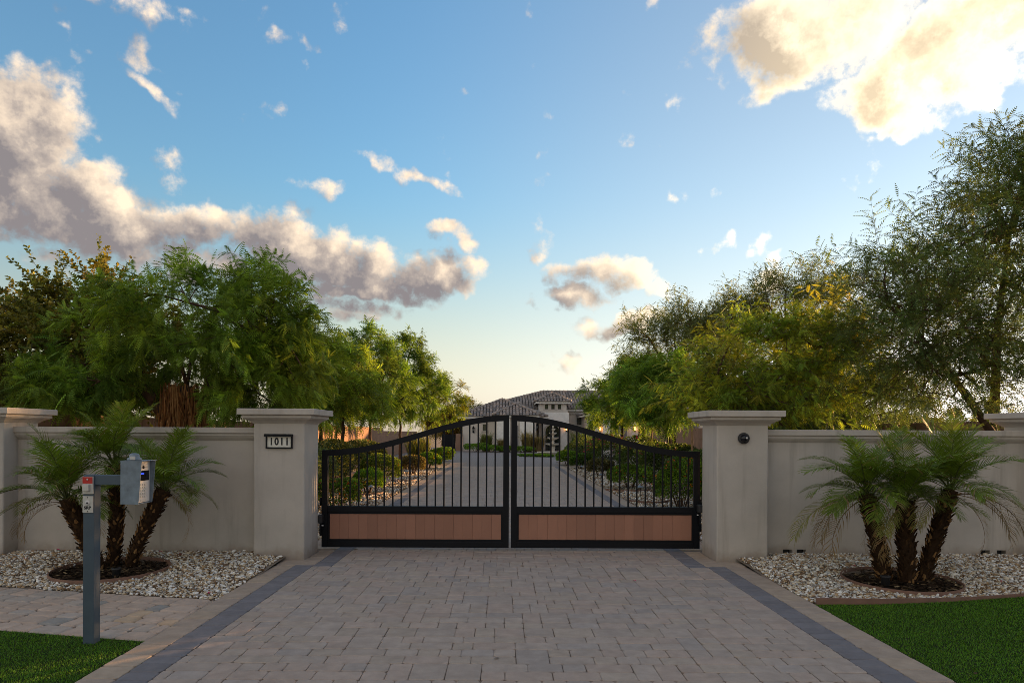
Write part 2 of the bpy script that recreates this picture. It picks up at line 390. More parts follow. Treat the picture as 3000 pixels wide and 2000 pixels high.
def lay(parent, name, pieces, n_parts, stuff_name, **kw):
    """pieces: (outline, kind); the nearest n_parts each an object of its own, the rest joined"""
    r = random.Random(len(pieces)); ps = []
    for poly, kind in pieces:
        if len(poly) >= 3:
            a = sum(poly[i-1][0]*poly[i][1]-poly[i][0]*poly[i-1][1] for i in range(len(poly)))/2
            if abs(a) > .002: ps.append((poly if a > 0 else poly[::-1], kind))
    def dist(q):
        x = sum(p[0] for p in q[0])/len(q[0]); y = sum(p[1] for p in q[0])/len(q[0])
        seen = y > 4.05 and abs(x)/y < .78
        return (0 if seen else 100)+y
    ps.sort(key=dist); far = MB()
    for i, (poly, kind) in enumerate(ps):
        col = paver_col(r, kind)
        if i < n_parts:
            vs, fs, (cx, cy) = paver_geo(poly, r, **kw)
            me = bpy.data.meshes.new(name); me.from_pydata([(x-cx, y-cy, z) for x, y, z in vs], [], fs)
            at = me.color_attributes.new('Col', 'FLOAT_COLOR', 'POINT'); at.data.foreach_set('color', np.array([(*col, 1)]*len(vs), np.float32).ravel())
            link(name, me, parent, M_paver, loc=(cx, cy, 0))
        else:
            y = sum(p[1] for p in poly)/len(poly)
            k2 = dict(kw); k2['near'] = y < 13
            vs, fs, _ = paver_geo(poly, r, **k2); far.add(vs, fs, col)
    if far.v: tag(far.build(stuff_name, M_paver, parent, fix=False), kind='stuff')

XL, XR, SW = -2.153, 2.342, .214       # inner edges of the charcoal strips and their width
JOG = .22; J0, J1 = 7.74, 9.65         # the strips step inwards between the pillars
drive = sheet('driveway', [(-2.60, 1.5), (2.81, 1.5), (2.81, 31), (-2.60, 31)], -.011, M_sand); tag(drive, kind='structure')
def inner(y): return (XL+JOG, XR-JOG) if J0 < y < J1 else (XL, XR)
def pack(x0, x1, y0, y1, u, sizes, r):
    """courses across the drive, blocks of mixed width, some of them two courses deep"""
    out = []; y = y0; held = []
    while y < y1-1e-6:
        h = r.choice((2, 2, 2, 3))*u; h = min(h, y1-y)
        if y1-(y+h) < 1.2*u: h = y1-y
        x = x0; nxt = []; busy = sorted(held)
        first = True
        while x < x1-1e-6:
            b = next((q for q in busy if q[0] <= x+1e-6 < q[1]), None)
            if b: x = b[1]; continue
            lim = min([q[0] for q in busy if q[0] > x+1e-6]+[x1])
            w = r.choice((2, 2, 3, 3, 4))*u if not first else r.choice((1, 2, 3))*u; first = False
            if lim-(x+w) < 1.3*u: w = lim-x if lim-x < 4.6*u else (lim-x)/2
            deep = r.random() < .22 and w < 3.2*u and y+h < y1-2.5*u
            out.append((x, x+w, y, y+h, deep)); x += w
        held = []; res = []
        y += h
        for i, q in enumerate(out):
            if len(q) == 5:
                if q[4]: held.append((q[0], q[1])); out[i] = (q[0], q[1], q[2], q[3], 'grow')
                else: out[i] = q[:4]
            elif False: pass
        # blocks marked to grow take the depth of the next course as well
        h2 = r.choice((2, 2, 3))*u if y < y1-1e-6 else 0
        h2 = min(h2, y1-y)
        if y1-(y+h2) < 1.2*u: h2 = y1-y
        for i, q in enumerate(out):
            if len(q) == 5 and q[4] == 'grow': out[i] = (q[0], q[1], q[2], q[3]+h2)
        if held and h2:
            x = x0; busy = sorted(held)
            while x < x1-1e-6:
                b = next((q for q in busy if q[0] <= x+1e-6 < q[1]), None)
                if b: x = b[1]; continue
                lim = min([q[0] for q in busy if q[0] > x+1e-6]+[x1]); w = r.choice((2, 2, 3, 3, 4))*u
                if lim-(x+w) < 1.3*u: w = lim-x if lim-x < 4.6*u else (lim-x)/2
                out.append((x, x+w, y, y+h2)); x += w
            y += h2; held = []
    return out
SZ = None
pcs = []
def rect(a, b, c, d): return [(a, c), (b, c), (b, d), (a, d)]
for (a, b, c, d) in pack(XL, XR, 2.4, J0, .075, SZ, rnd): pcs.append((rect(a, b, c, d), 'field'))
for (a, b, c, d) in pack(XL+JOG, XR-JOG, J0, 8.70, .075, SZ, rnd): pcs.append((rect(a, b, c, d), 'field'))
x = XL+JOG
while x < XR-JOG-.02:                   # the course under the gate
    w = rnd.choice((.15, .225, .225)); w = min(w, XR-JOG-x); pcs.append((rect(x, x+w, 8.70, 8.81), 'field'))
    pcs.append((rect(x+.05, min(x+w+.05, XR-JOG), 8.81, 8.92), 'field')); x += w
for (a, b, c, d) in pack(XL+JOG, XR-JOG, 8.92, J1, .075, SZ, rnd): pcs.append((rect(a, b, c, d), 'field'))
for (a, b, c, d) in pack(XL, XR, J1, 30.9, .085, SZ, rnd): pcs.append((rect(a, b, c, d), 'field'))
lay(drive, 'paver', pcs, 300, 'paver_field')
pcs = []
for s in (-1, 1):
    y = 2.4
    while y < 30.9:
        d = .148 if y < 12 else .30
        if y < J0 < y+d: d = J0-y+1e-4
        a, b = inner(y+.01)
        if J0 <= y < J0+.2:          # the step: one long row
            lo, hi = (XL-SW, XL+JOG) if s < 0 else (XR-JOG, XR+SW); mid = (lo+hi)/2
            pcs += [(rect(lo, mid, y, y+d), 'dark'), (rect(mid, hi, y, y+d), 'dark')]
        else:
            pcs.append((rect(a-SW, a, y, y+d) if s < 0 else rect(b, b+SW, y, y+d), 'dark'))
        y += d
lay(drive, 'charcoal_border_paver', pcs, 110, 'charcoal_border')
pcs = []
for s in (-1, 1):
    y = 2.4; k = 0
    while y < 30.9:
        d = .225 if y < 12 else .45
        a, b = inner(y+.12); a -= SW; b += SW
        out = -2.59 if s < 0 else 2.80
        pcs.append((rect(out, a, y, y+d) if s < 0 else rect(b, out, y, y+d), 'edge')); y += d
pcs = [(p, k) for p, k in pcs if not (8.05 < p[0][1] < 8.8 and (p[0][0] < -2.3 or p[1][0] > 2.6))]
for s in (-1, 1):                       # along the inner faces of the pillars
    for j in range(3):
        y0 = 8.05+j*.25; pcs.append((rect(-2.345, XL+JOG-SW, y0, y0+.25) if s < 0 else rect(XR-JOG+SW, 2.545, y0, y0+.25), 'edge'))
lay(drive, 'edge_paver', pcs, 70, 'edge_course')

# the farther court in front of the house: too far for single blocks
def court_mat():
    m = bpy.data.materials.new('court_paving'); m.use_nodes = True; k = NT(m.node_tree); b = m.node_tree.nodes['Principled BSDF']
    geo = k.n('ShaderNodeNewGeometry'); br = k.n('ShaderNodeTexBrick'); k.put(br.inputs['Vector'], geo.outputs['Position'])
    br.inputs['Scale'].default_value = 2.2; br.inputs['Mortar Size'].default_value = .012
    br.inputs['Color1'].default_value = (.26, .235, .22, 1); br.inputs['Color2'].default_value = (.29, .245, .22, 1); br.inputs['Mortar'].default_value = (.12, .1, .09, 1)
    k.put(b.inputs['Base Color'], br.outputs[0]); b.inputs['Roughness'].default_value = .9; b.inputs['Specular IOR Level'].default_value = .2
    return m
M_court = court_mat()
ct = sheet('courtyard', [(-2.60, 31), (2.81, 31), (2.81, 36), (5.2, 40), (14, 41), (14, 70), (-9, 70), (-9, 41), (-4.6, 39), (-2.60, 36)], -.006, M_court); tag(ct, kind='structure')

# the side path of tumbled pavers
TH = math.atan(.207); U = Vector((-math.cos(TH), math.sin(TH))); W = Vector((math.sin(TH), math.cos(TH))); O = Vector((-2.595, 4.978))
def pf(u, w): q = O+U*u+W*w; return (q.x, q.y)
path = sheet('side_path', [pf(-.25, 0), pf(4.2, 0), pf(4.2, 1.2), pf(0, 1.2)], -.022, M_sand); tag(path, kind='structure')
pcs = []
for j, (w0, w1) in enumerate([(0, .2), (.2, .4), (.4, .55), (.55, .75), (.75, .95), (.95, 1.2)]):
    u = -.45-rnd.random()*.1
    while u < 4.15:
        l = rnd.choice((.2, .2, .28, .28, .15)); poly = [pf(u, w0), pf(u, w1), pf(u+l, w1), pf(u+l, w0)]
        pcs.append((clip(poly, (1, 0), -2.592), 'path')); u += l
lay(path, 'tumbled_paver', pcs, 200, 'tumbled_paver_field', gap=.005, bev=.014, corner=.02, z=-.004)

# ------------------------------------------------------------------ loose stone, mulch, turf
ICO_V, ICO_F = unit_sphere(1); OCT_V = np.array([(1, 0, 0), (-1, 0, 0), (0, 1, 0), (0, -1, 0), (0, 0, 1), (0, 0, -1)], float)
OCT_F = np.array([(0, 2, 4), (2, 1, 4), (1, 3, 4), (3, 0, 4), (2, 0, 5), (1, 2, 5), (3, 1, 5), (0, 3, 5)])
def rand_rot(n):
    q = nr.normal(size=(n, 4)); q /= np.linalg.norm(q, axis=1, keepdims=True); w, x, y, z = q.T
    return np.stack([1-2*(y*y+z*z), 2*(x*y-z*w), 2*(x*z+y*w), 2*(x*y+z*w), 1-2*(x*x+z*z), 2*(y*z-x*w), 2*(x*z-y*w), 2*(y*z+x*w), 1-2*(x*x+y*y)], 1).reshape(n, 3, 3)
PAL = np.array([(.84, .81, .74), (.58, .49, .36), (.42, .28, .15), (.20, .125, .07), (.66, .55, .39), (.66, .64, .60), (.33, .29, .25)])
def stones(name, n, region, height, size, geo=(ICO_V, ICO_F), weights=(4.6, 3.0, 3.2, 3.0, 2.6, 2.0, 1.6), label=None):
    V0, F0 = geo; pts = region(n); n = len(pts)
    S = size*np.exp(nr.normal(0, .28, n))[:, None]*np.stack([nr.uniform(.8, 1.25, n), nr.uniform(.7, 1.1, n), nr.uniform(.4, .75, n)], 1)
    jit = 1+nr.uniform(-.22, .22, (n, len(V0), 1))
    tilt = rand_rot(n); flat = np.eye(3)[None]*.0+tilt
    V = np.einsum('nij,nkj->nki', flat, V0[None]*jit*S[:, None, :])
    V[:, :, 2] *= .75
    V += np.stack([pts[:, 0], pts[:, 1], height(pts)+S[:, 2]*.35+nr.uniform(-.004, .008, n)], 1)[:, None, :]
    w = np.array(weights, float); idx = nr.choice(len(PAL), n, p=w/w.sum()); c = PAL[idx]*nr.uniform(.75, 1.15, (n, 1))
    me = np_mesh(name, V.reshape(-1, 3), (F0[None]+(np.arange(n)*len(V0))[:, None, None]).reshape(-1, 3), np.repeat(c, len(V0), 0))
    o = link(name, me, None, M_gravel); tag(o, label, 'gravel', kind='stuff'); return o
RING_L, RING_R = (-4.20, 7.34, .56), (4.10, 7.02, .54)
def in_ring(p, rg, e=0): return (p[:, 0]-rg[0])**2+(p[:, 1]-rg[1])**2 < (rg[2]+e)**2
def path_top(x): return 6.2-.207*(x+2.58)
def edge_curve(x): return np.interp(x, [2.8, 3.4, 4.08, 4.94, 5.6, 6.3, 7.2], [6.14, 6.16, 6.26, 6.47, 6.75, 7.2, 8.0])
def reg_left(n):
    p = np.stack([nr.uniform(-6.4, -2.598, n), nr.uniform(6.1, 8.40, n)], 1)
    return p[(p[:, 1] > path_top(p[:, 0])+.012) & ~in_ring(p, RING_L, .01) & ~((p[:, 0] > -2.98) & (p[:, 1] > 8.08)) & ~((p[:, 0] < -5.9) & (p[:, 1] > 8.1))]
def reg_right(n):
    p = np.stack([nr.uniform(2.806, 6.6, n), nr.uniform(6.1, 8.40, n)], 1)
    return p[(p[:, 1] > edge_curve(p[:, 0])+.03) & ~in_ring(p, RING_R, .01) & ~((p[:, 0] < 3.18) & (p[:, 1] > 8.08)) & ~((p[:, 0] > 6.38) & (p[:, 1] > 8.1))]
def bed_h(p): t = np.clip((p[:, 1]-6.3)/2.0, 0, 1); return -.012+.06*t*t*(3-2*t)
def bed(name, poly, parent=None):     # packed sand under the stones, rising to the wall
    nx, ny = 24, 12; (x0, x1), f0, y1 = poly; vs = []
    for i in range(nx+1):
        x = x0+(x1-x0)*i/nx; y0 = float(f0(x))
        for j in range(ny+1): vs.append((x, y0+(y1-y0)*j/ny))
    vs = np.array(vs); z = bed_h(vs)-.012; F = [[i*(ny+1)+j, (i+1)*(ny+1)+j, (i+1)*(ny+1)+j+1, i*(ny+1)+j+1] for i in range(nx) for j in range(ny)]
    return link(name, np_mesh(name, np.c_[vs, z], np.array(F)), None, M_dirt)
tag(bed('gravel_bed_soil', ((-7.5, -2.57), path_top, 8.42)), kind='structure')
tag(bed('gravel_bed_soil', ((2.78, 7.5), edge_curve, 8.42)), kind='structure')
stones('gravel', 20500, reg_left, bed_h, .0150, label='loose cream and brown stones in front of the left wall')
stones('gravel', 20500, reg_right, bed_h, .0150, label='loose cream and brown stones in front of the right wall')
def strip(x0, x1, y0, y1):
    def f(n):
        y = y0+(y1-y0)*nr.random(n)**1.5; return np.stack([nr.uniform(x0, x1, n), y], 1)
    return f
zero = lambda p: np.full(len(p), .0)
tag(sheet('planting_bed_soil', [(-9, 9.0), (-2.602, 9.0), (-2.602, 36), (-4.6, 39), (-9, 41)], -.022, M_dirt), kind='structure')
tag(sheet('planting_bed_soil', [(2.812, 9.0), (14, 9.0), (14, 41), (5.2, 40), (2.812, 36)], -.022, M_dirt), kind='structure')
stones('gravel', 12000, strip(-4.4, -2.61, 9.0, 30), zero, .027, (OCT_V, OCT_F), label='pale stone strip left of the drive behind the gate')
stones('gravel', 12000, strip(2.82, 4.6, 9.0, 30), zero, .027, (OCT_V, OCT_F), label='pale stone strip right of the drive behind the gate')

def mulch(rg, label):
    cx, cy, r = rg; n = 1500; a = nr.uniform(0, 2*math.pi, n); q = r*np.sqrt(nr.random(n))*.97
    z0 = float(bed_h(np.array([[cx, cy]]))[0]); V = []; C = []
    L = nr.uniform(.012, .045, n); yaw = nr.uniform(0, 6.28, n)
    for i in range(n):
        d = np.array([math.cos(yaw[i]), math.sin(yaw[i]), nr.uniform(-.3, .3)])*L[i]; s = np.array([-d[1], d[0], nr.uniform(-.5, .5)*L[i]])*nr.uniform(.12, .35)
        c = np.array([cx+q[i]*math.cos(a[i]), cy+q[i]*math.sin(a[i]), z0+nr.uniform(.0, .022)])
        V += [c-d-s, c+d-s, c+d+s, c-d+s]
        t = nr.random(); col = np.array((.035, .022, .014)) if t < .7 else (np.array((.10, .065, .035)) if t < .93 else np.array((.28, .21, .12)))
        C += [col*nr.uniform(.6, 1.3)]*4
    F = np.arange(4*n).reshape(n, 4)
    ring = [(cx+r*math.cos(k*math.pi/24), cy+r*math.sin(k*math.pi/24)) for k in range(48)]
    nb = len(V); V += [np.array([x, y, z0-.004]) for x, y in ring]; C += [np.array((.03, .02, .013))]*48
    me = bpy.data.meshes.new('mulch'); me.from_pydata([tuple(v) for v in V], [], [list(f) for f in F]+[list(range(nb, nb+48))])
    at = me.color_attributes.new('Col', 'FLOAT_COLOR', 'POINT'); at.data.foreach_set('color', np.array([(*c, 1) for c in C], np.float32).ravel())
    tag(link('mulch', me, None, M_mulch), label, 'mulch', kind='stuff')
    m = MB(); N = 48; pr = [(r+.004, -.03), (r+.004, .034), (r+.016, .034), (r+.016, -.03)]; vs = []; fs = []
    for k in range(N):
        t = 2*math.pi*k/N; w = .004*math.sin(3*t+1)
        for rr, h in pr: vs.append((cx+(rr+w)*math.cos(t), cy+(rr+w)*math.sin(t), float(bed_h(np.array([[cx, cy+r*math.sin(t)*.6]]))[0])+h))
    for k in range(N):
        for j in range(4): fs.append((k*4+j, k*4+(j+1) % 4, ((k+1) % N)*4+(j+1) % 4, ((k+1) % N)*4+j))
    m.add(vs, fs); return m.build('edging_ring', M_edge)
tag(mulch(RING_L, 'dark bark mulch under the left palms'), 'brown edging ring round the left group of palms', 'edging', 'rings of edging')
tag(mulch(RING_R, 'dark bark mulch under the right palms'), 'brown edging ring round the right group of palms', 'edging', 'rings of edging')

def turf(label, n, region, poly):
    s = sheet('turf_backing', poly, -.012, M_turfb); tag(s, kind='structure')
    p = region(n); n = len(p); h = nr.uniform(.009, .016, n); a = nr.uniform(0, 6.28, n); ln = nr.uniform(.002, .014, n); w = nr.uniform(.0016, .0028, n)
    b = nr.uniform(0, 6.28, n); base = np.c_[p, np.full(n, -.012)]
    side = np.c_[np.cos(b)*w, np.sin(b)*w, np.zeros(n)]; tip = base+np.c_[np.cos(a)*ln, np.sin(a)*ln, h]
    V = np.stack([base-side, base+side, tip], 1).reshape(-1, 3)
    c = np.array((.09, .225, .012))[None]*nr.uniform(.6, 1.35, (n, 1))+np.array((.06, .03, .0))[None]*(nr.random((n, 1)) < .10)
    me = np_mesh('turf', V, np.arange(3*n).reshape(n, 3), np.repeat(c, 3, 0)); tag(link('turf', me, None, M_turf), label, 'artificial grass', kind='stuff')
def reg_tl(n):
    p = np.stack([nr.uniform(-5.2, -2.60, n), nr.uniform(3.3, 5.7, n)], 1); return p[p[:, 1] < 4.972-.207*(p[:, 0]+2.595)]
def reg_tr(n):
    p = np.stack([nr.uniform(2.81, 6.6, n), nr.uniform(3.6, 7.3, n)], 1); return p[(p[:, 1] < edge_curve(p[:, 0])-.012) & (p[:, 0] < p[:, 1]*.86)]
turf('short green artificial grass left of the driveway', 85000, reg_tl, [(-7, 1), (-2.60, 1), (-2.60, 4.975), (-7, 5.89)])
turf('short green artificial grass right of the driveway', 190000, reg_tr, [(2.81, 1), (9, 1), (9, 8), (7.2, 8.0), (6.3, 7.19), (5.6, 6.74), (4.94, 6.46), (4.08, 6.25), (3.4, 6.15), (2.81, 6.13)])
m = MB(); vs = []; fs = []; xs = [2.83+i*.14 for i in range(28)]
for x in xs:
    y = float(edge_curve(x)); top = .048-.030*min(1, (x-2.83)/1.6)
    vs += [(x, y-.010, -.03), (x, y-.010, top), (x, y+.012, top), (x, y+.012, -.03)]
for i in range(len(xs)-1):
    for j in range(4): fs.append((i*4+j, i*4+(j+1) % 4, (i+1)*4+(j+1) % 4, (i+1)*4+j))
fs += [(0, 1, 2, 3), tuple(len(vs)-4+j for j in (3, 2, 1, 0))]; m.add(vs, fs)
tag(m.build('landscape_edging', M_edge), 'brown edging board between the right gravel and the turf', 'edging')

# ------------------------------------------------------------------ front walls and pillars
def moulding(m, x0, x1, y0, y1, z0, prof, ends=True):
    """a moulded cap round a rectangle: prof is a list of (overhang, height)"""
    vs = []; fs = []
    for o, h in prof: vs += [(x0-o, y0-o, z0+h), (x1+o, y0-o, z0+h), (x1+o, y1+o, z0+h), (x0-o, y1+o, z0+h)]
    n = len(prof)
    for i in range(n-1):
        for j in range(4): fs.append((i*4+j, i*4+(j+1) % 4, (i+1)*4+(j+1) % 4, (i+1)*4+j))
    fs += [(3, 2, 1, 0), tuple(4*(n-1)+j for j in range(4))]; m.add(vs, fs)
CAP = [(.0, -.006), (.012, 0), (.014, .004), (.030, .018), (.055, .034), (.085, .046), (.090, .052), (.090, .056), (.104, .058), (.106, .062), (.106, .088), (.102, .093), (.142, .096), (.147, .101), (.147, .162), (.142, .168)]
def shaft_mesh(x0, x1, y0, y1, z1, name, parent):
    bm = bmesh.new(); bmesh.ops.create_cube(bm, size=1)
    bmesh.ops.scale(bm, vec=(x1-x0, y1-y0, z1+.06), verts=bm.verts); bmesh.ops.translate(bm, vec=((x0+x1)/2, (y0+y1)/2, (z1-.06)/2), verts=bm.verts)
    bmesh.ops.bevel(bm, geom=[e for e in bm.edges if abs(e.verts[0].co.z-e.verts[1].co.z) > .5], offset=.018, segments=3, affect='EDGES', profile=.5)
    return MB().bm(bm).build(name, M_stucco, parent)
def pillar(x0, x1, y0, y1, top, label):
    t = thing('gate_pillar', label, 'pillar', ((x0+x1)/2, (y0+y1)/2, 0), 'stucco pillars of the front wall')
    shaft_mesh(x0, x1, y0, y1, top-.166, 'shaft', t)
    m = MB(); moulding(m, x0, x1, y0, y1, top-.168, CAP); m.build('cap', M_stucco, t); return t
PY0, PY1 = 8.115, 8.725
pillar(-2.957, -2.351, PY0, PY1, 1.792, 'stucco gate pillar with the house number sign')
pillar(2.552, 3.162, PY0, PY1, 1.792, 'stucco gate pillar with the round black camera')
pillar(-6.54, -5.93, PY0, PY1, 1.792, 'stucco pillar at the left end of the front wall')
pillar(6.40, 7.01, PY0, PY1, 1.792, 'stucco pillar at the right end of the front wall')
COPE = [(.0, -.004), (.010, 0), (.012, .003), (.024, .014), (.040, .030), (.048, .042), (.048, .047), (.062, .049), (.062, .076), (.058, .080), (.084, .083), (.088, .087), (.088, .148), (.084, .152)]
WY0, WY1 = 8.36, 8.56
def front_wall(x0, x1, label, vents):
    t = thing('front_wall', label, 'wall', ((x0+x1)/2, (WY0+WY1)/2, 0), 'front garden walls')
    m = MB(); xs = sorted([x0]+[v for a in vents for v in (a, a+.115)]+[x1])   # the face is left open at the vents
    vz0, vz1 = .030, .108
    for i in range(len(xs)-1):
        is_vent = any(abs(xs[i]-a) < 1e-6 for a in vents)
        if is_vent:
            m.box(xs[i], xs[i+1], WY0+.09, WY1, -.05, vz1); m.box(xs[i], xs[i+1], WY0, WY1, vz1, 1.422); m.box(xs[i], xs[i+1], WY0, WY0+.089, -.05, vz0)
        else: m.box(xs[i], xs[i+1], WY0, WY1, -.05, 1.422)
    m.build('wall_body', M_stucco, t)
    c = MB(); vs = []; fs = []
    for sgn in (1,):
        n = len(COPE)
        for o, h in COPE: vs += [(x0, WY0-o, 1.418+h), (x1, WY0-o, 1.418+h), (x1, WY1+o, 1.418+h), (x0, WY1+o, 1.418+h)]
        for i in range(n-1):
            for j in range(4): fs.append((i*4+j, i*4+(j+1) % 4, (i+1)*4+(j+1) % 4, (i+1)*4+j))
        fs += [(3, 2, 1, 0), tuple(4*(n-1)+j for j in range(4))]
    c.add(vs, fs); c.build('coping', M_stucco, t)
    for a in vents:
        MB().box(a+.003, a+.112, WY0+.078, WY0+.088, vz0+.002, vz1-.002).build('vent_grille', M_dark, t)
    return t
front_wall(-5.93, -2.957, 'stucco garden wall behind the left palms', [-5.22])
front_wall(3.162, 6.40, 'stucco garden wall behind the right palms', [3.44, 3.61, 5.86, 6.06])

# ------------------------------------------------------------------ the gate, two leaves
GY0, GY1 = 8.80, 8.86; ZS, ZM = 1.288, 1.748
GX0, GXM, GX1 = -2.327, .100, 2.548
def arch(x):       # top line of the gate
    t = (x-GX0)/(GXM-GX0) if x <= GXM else (GX1-x)/(GX1-GXM)
    t = min(1, max(0, t)); return ZS+(ZM-ZS)*(1-math.cos(math.pi*t**1.04))/2
def gate_leaf(x0, x1, hinge, label):
    t = thing('driveway_gate', label, 'gate', ((x0+x1)/2, (GY0+GY1)/2, .037), 'leaves of the driveway gate')
    sw = .074; e = .0015
    for a, b in ((x0, x0+sw), (x1-sw, x1)):
        n = 6; poly = [(a, .037), (b, .037)]+[(b+(a-b)*i/n, arch(b+(a-b)*i/n)) for i in range(n+1)]
        MB().prism(poly, GY0, GY1).build('stile', M_black, t)
    n = 40; xa, xb = x0+sw, x1-sw
    up = [(xa+(xb-xa)*i/n, arch(xa+(xb-xa)*i/n)) for i in range(n+1)]
    lo = [(x, z-.076) for x, z in up]
    m = MB(); vs = []; fs = []
    for (x, z), (_, q) in zip(up, lo): vs += [(x, GY0+e, z), (x, GY1-e, z), (x, GY1-e, q), (x, GY0+e, q)]
    for i in range(n):
        for j in range(4): fs.append((i*4+j, i*4+(j+1) % 4, i*4+4+(j+1) % 4, i*4+4+j))
    m.add(vs, fs); m.build('top_rail', M_black, t)
    MB().box(xa, xb, GY0+e, GY1-e, .490, .568, .004).build('middle_rail', M_black, t)
    MB().box(xa, xb, GY0+e, GY1-e, .037, .112, .004).build('bottom_rail', M_black, t)
    f = MB(); f.box(xa, xb, GY0+.012, GY0+.030, .112, .140); f.box(xa, xb, GY0+.012, GY0+.030, .466, .490)
    f.box(xa, xa+.026, GY0+.0125, GY0+.0295, .140, .466); f.box(xb-.026, xb, GY0+.0125, GY0+.0295, .140, .466); f.build('panel_frame', M_black, t)
    pa, pb = xa+.026, xb-.026; npk = 18; w = (pb-pa)/npk
    for i in range(npk):
        MB().box(pa+i*w+.0007, pa+(i+1)*w-.0007, GY0+.020, GY0+.038, .1405, .4655, .0014).build('plank', M_plank, t)
    MB().box(pa, pb, GY0+.042, GY0+.048, .1405, .4655).build('backing_sheet', M_dark, t)
    nb = 20; sp = (xb-xa)/(nb+.55)
    first = xa+.6*sp if hinge < 0 else xa+.95*sp
    for i in range(nb):
        x = first+i*sp; MB().box(x-.0095, x+.0095, GY0+.02, GY0+.039, .567, arch(x)-.07).build('bar', M_black, t)
    hx = x0 if hinge < 0 else x1
    for z in (.30, .62):
        a, b = (hx-.034, hx-.001) if hinge < 0 else (hx+.001, hx+.034)
        MB().tube([((a+b)/2, GY0+.03, z-.05), ((a+b)/2, GY0+.03, z+.05)], .016, 10).build('hinge', M_black, t)
    return t
gate_leaf(GX0, GXM-.014, -1, 'arched black gate leaf hinged at the house-number pillar')
gate_leaf(GXM+.014, GX1, 1, 'arched black gate leaf hinged at the camera pillar')
# gate opener arms on the inner faces of the pillars
def opener(x0, x1, yy, z0, z1, side, label):
    t = thing('gate_operator', label, 'gate hardware', ((x0+x1)/2, yy, z0), 'gate operators')
    MB().box(x0, x1, yy-.10, yy, z0, z1, .014).build('housing', M_dark, t)
    xm = (x0+x1)/2
    MB().box(xm-.012, xm+.012, yy-.07, yy-.03, z0-.16, z0-.001, .003).build('bracket', M_black, t)
    MB().tube([(xm, yy-.05, z0-.03), (xm+side*.035, yy-.05, z0-.03)], .008, 8).build('bolt', M_steel, t)
    return t
opener(-2.352, -2.296, 8.795, .352, .462, 1, 'black gate operator beside the house-number pillar')
opener(2.500, 2.558, 8.795, .508, .612, -1, 'black gate operator beside the camera pillar')

# ------------------------------------------------------------------ lettering
def letters(name, text, size, loc, rot, m, parent, bold=.0, depth=.001, sx=1.0):
    cu = bpy.data.curves.new(name, 'FONT'); cu.body = text; cu.size = size; cu.align_x = 'CENTER'; cu.align_y = 'CENTER'; cu.extrude = depth; cu.offset = bold
    tmp = bpy.data.objects.new('tmp', cu); COL.objects.link(tmp)
    dg = bpy.context.evaluated_depsgraph_get(); dg.update(); me = bpy.data.meshes.new_from_object(tmp.evaluated_get(dg)); bpy.data.objects.remove(tmp)
    me.name = name; me.materials.clear(); off = ORG.get(parent.name, Vector())
    mx = Matrix.Translation(Vector(loc)-off) @ Euler(rot).to_matrix().to_4x4() @ Matrix.Diagonal((sx, 1, 1, 1)); me.transform(mx)
    return link(name, me, parent, m)

# ------------------------------------------------------------------ the house number sign
sx0, sx1, sz0, sz1 = -2.806, -2.492, 1.322, 1.494; y0 = PY0-.001
t = thing('house_number_sign', 'black framed house number sign reading 1011 on the left gate pillar', 'sign', ((sx0+sx1)/2, y0, sz0))
f = MB(); e = .016
f.box(sx0, sx1, y0-.028, y0, sz0, sz0+e); f.box(sx0, sx0+e, y0-.0275, y0, sz0+e, sz1-.03); f.box(sx1-e, sx1, y0-.0275, y0, sz0+e, sz1-.03)
f.prism([(sx0-.012, sz1-.03), (sx1+.004, sz1-.03), (sx1+.004, sz1-.004), (sx1-.004, sz1), (sx0-.004, sz1), (sx0-.012, sz1-.004)], y0-.055, y0-.0005)
f.build('frame', M_black, t)
MB().box(sx0+e, sx1-e, y0-.012, y0-.002, sz0+e, sz1-.03).build('number_panel', M_white, t)
for i, ch in enumerate('1011'):
    letters('digit', ch, .118, (sx0+.064+i*.062, y0-.0135, (sz0+sz1-.014)/2), (math.pi/2, 0, 0), M_dark, t, bold=.004, sx=.85)

# the round black camera on the right pillar
cx, cz, y0 = 2.862, 1.466, PY0-.001
t = thing('wall_camera', 'round black camera on the right gate pillar', 'camera', (cx, y0, cz))
MB().lathe([(.060, 0), (.066, -.006), (.066, -.030), (.060, -.038), (.046, -.040)], (cx, y0, cz), 32, 'Y').build('housing', M_dark, t)
MB().lathe([(.046, -.0395), (.042, -.052), (.032, -.064), (.018, -.071), (.004, -.073)], (cx, y0, cz), 28, 'Y').build('dome', M_screen, t)
MB().box(cx+.008, cx+.026, y0-.0735, y0-.066, cz-.006, cz+.014).build('lens', M_steel, t)

# ------------------------------------------------------------------ the intercom post
X0, X1, Y0, Y1 = -3.014, -2.934, 4.91, 4.99; HT = 1.205
t = thing('intercom_post', 'blue grey intercom post with keypad hood standing in the left turf', 'intercom post', ((X0+X1)/2, (Y0+Y1)/2, 0))
MB().box(X0, X1, Y0, Y1, -.05, HT, .004).build('post', M_post, t)
HX0, HX1, HY0, HY1, HZ0, HZ1 = -2.716, -2.566, 4.855, 5.052, .998, 1.312
MB().box(X1+.0005, HX0-.0005, Y0+.004, Y1-.004, HT-.073, HT-.002, .004).build('arm', M_post, t)
h = MB()
def side(y0, y1): h.prism([(HX0+.002, HZ0+.004), (HX1-.024, HZ0), (HX1-.014, HZ0+.10), (HX1, HZ1-.006), (HX0+.002, HZ1-.006)], y0, y1)
side(HY0, HY0+.004); side(HY1-.004, HY1)
h.prism([(HX0, HZ0), (HX0+.0035, HZ0), (HX0+.0035, HZ1-.0065), (HX0, HZ1-.0065)], HY0+.0005, HY1-.0005)
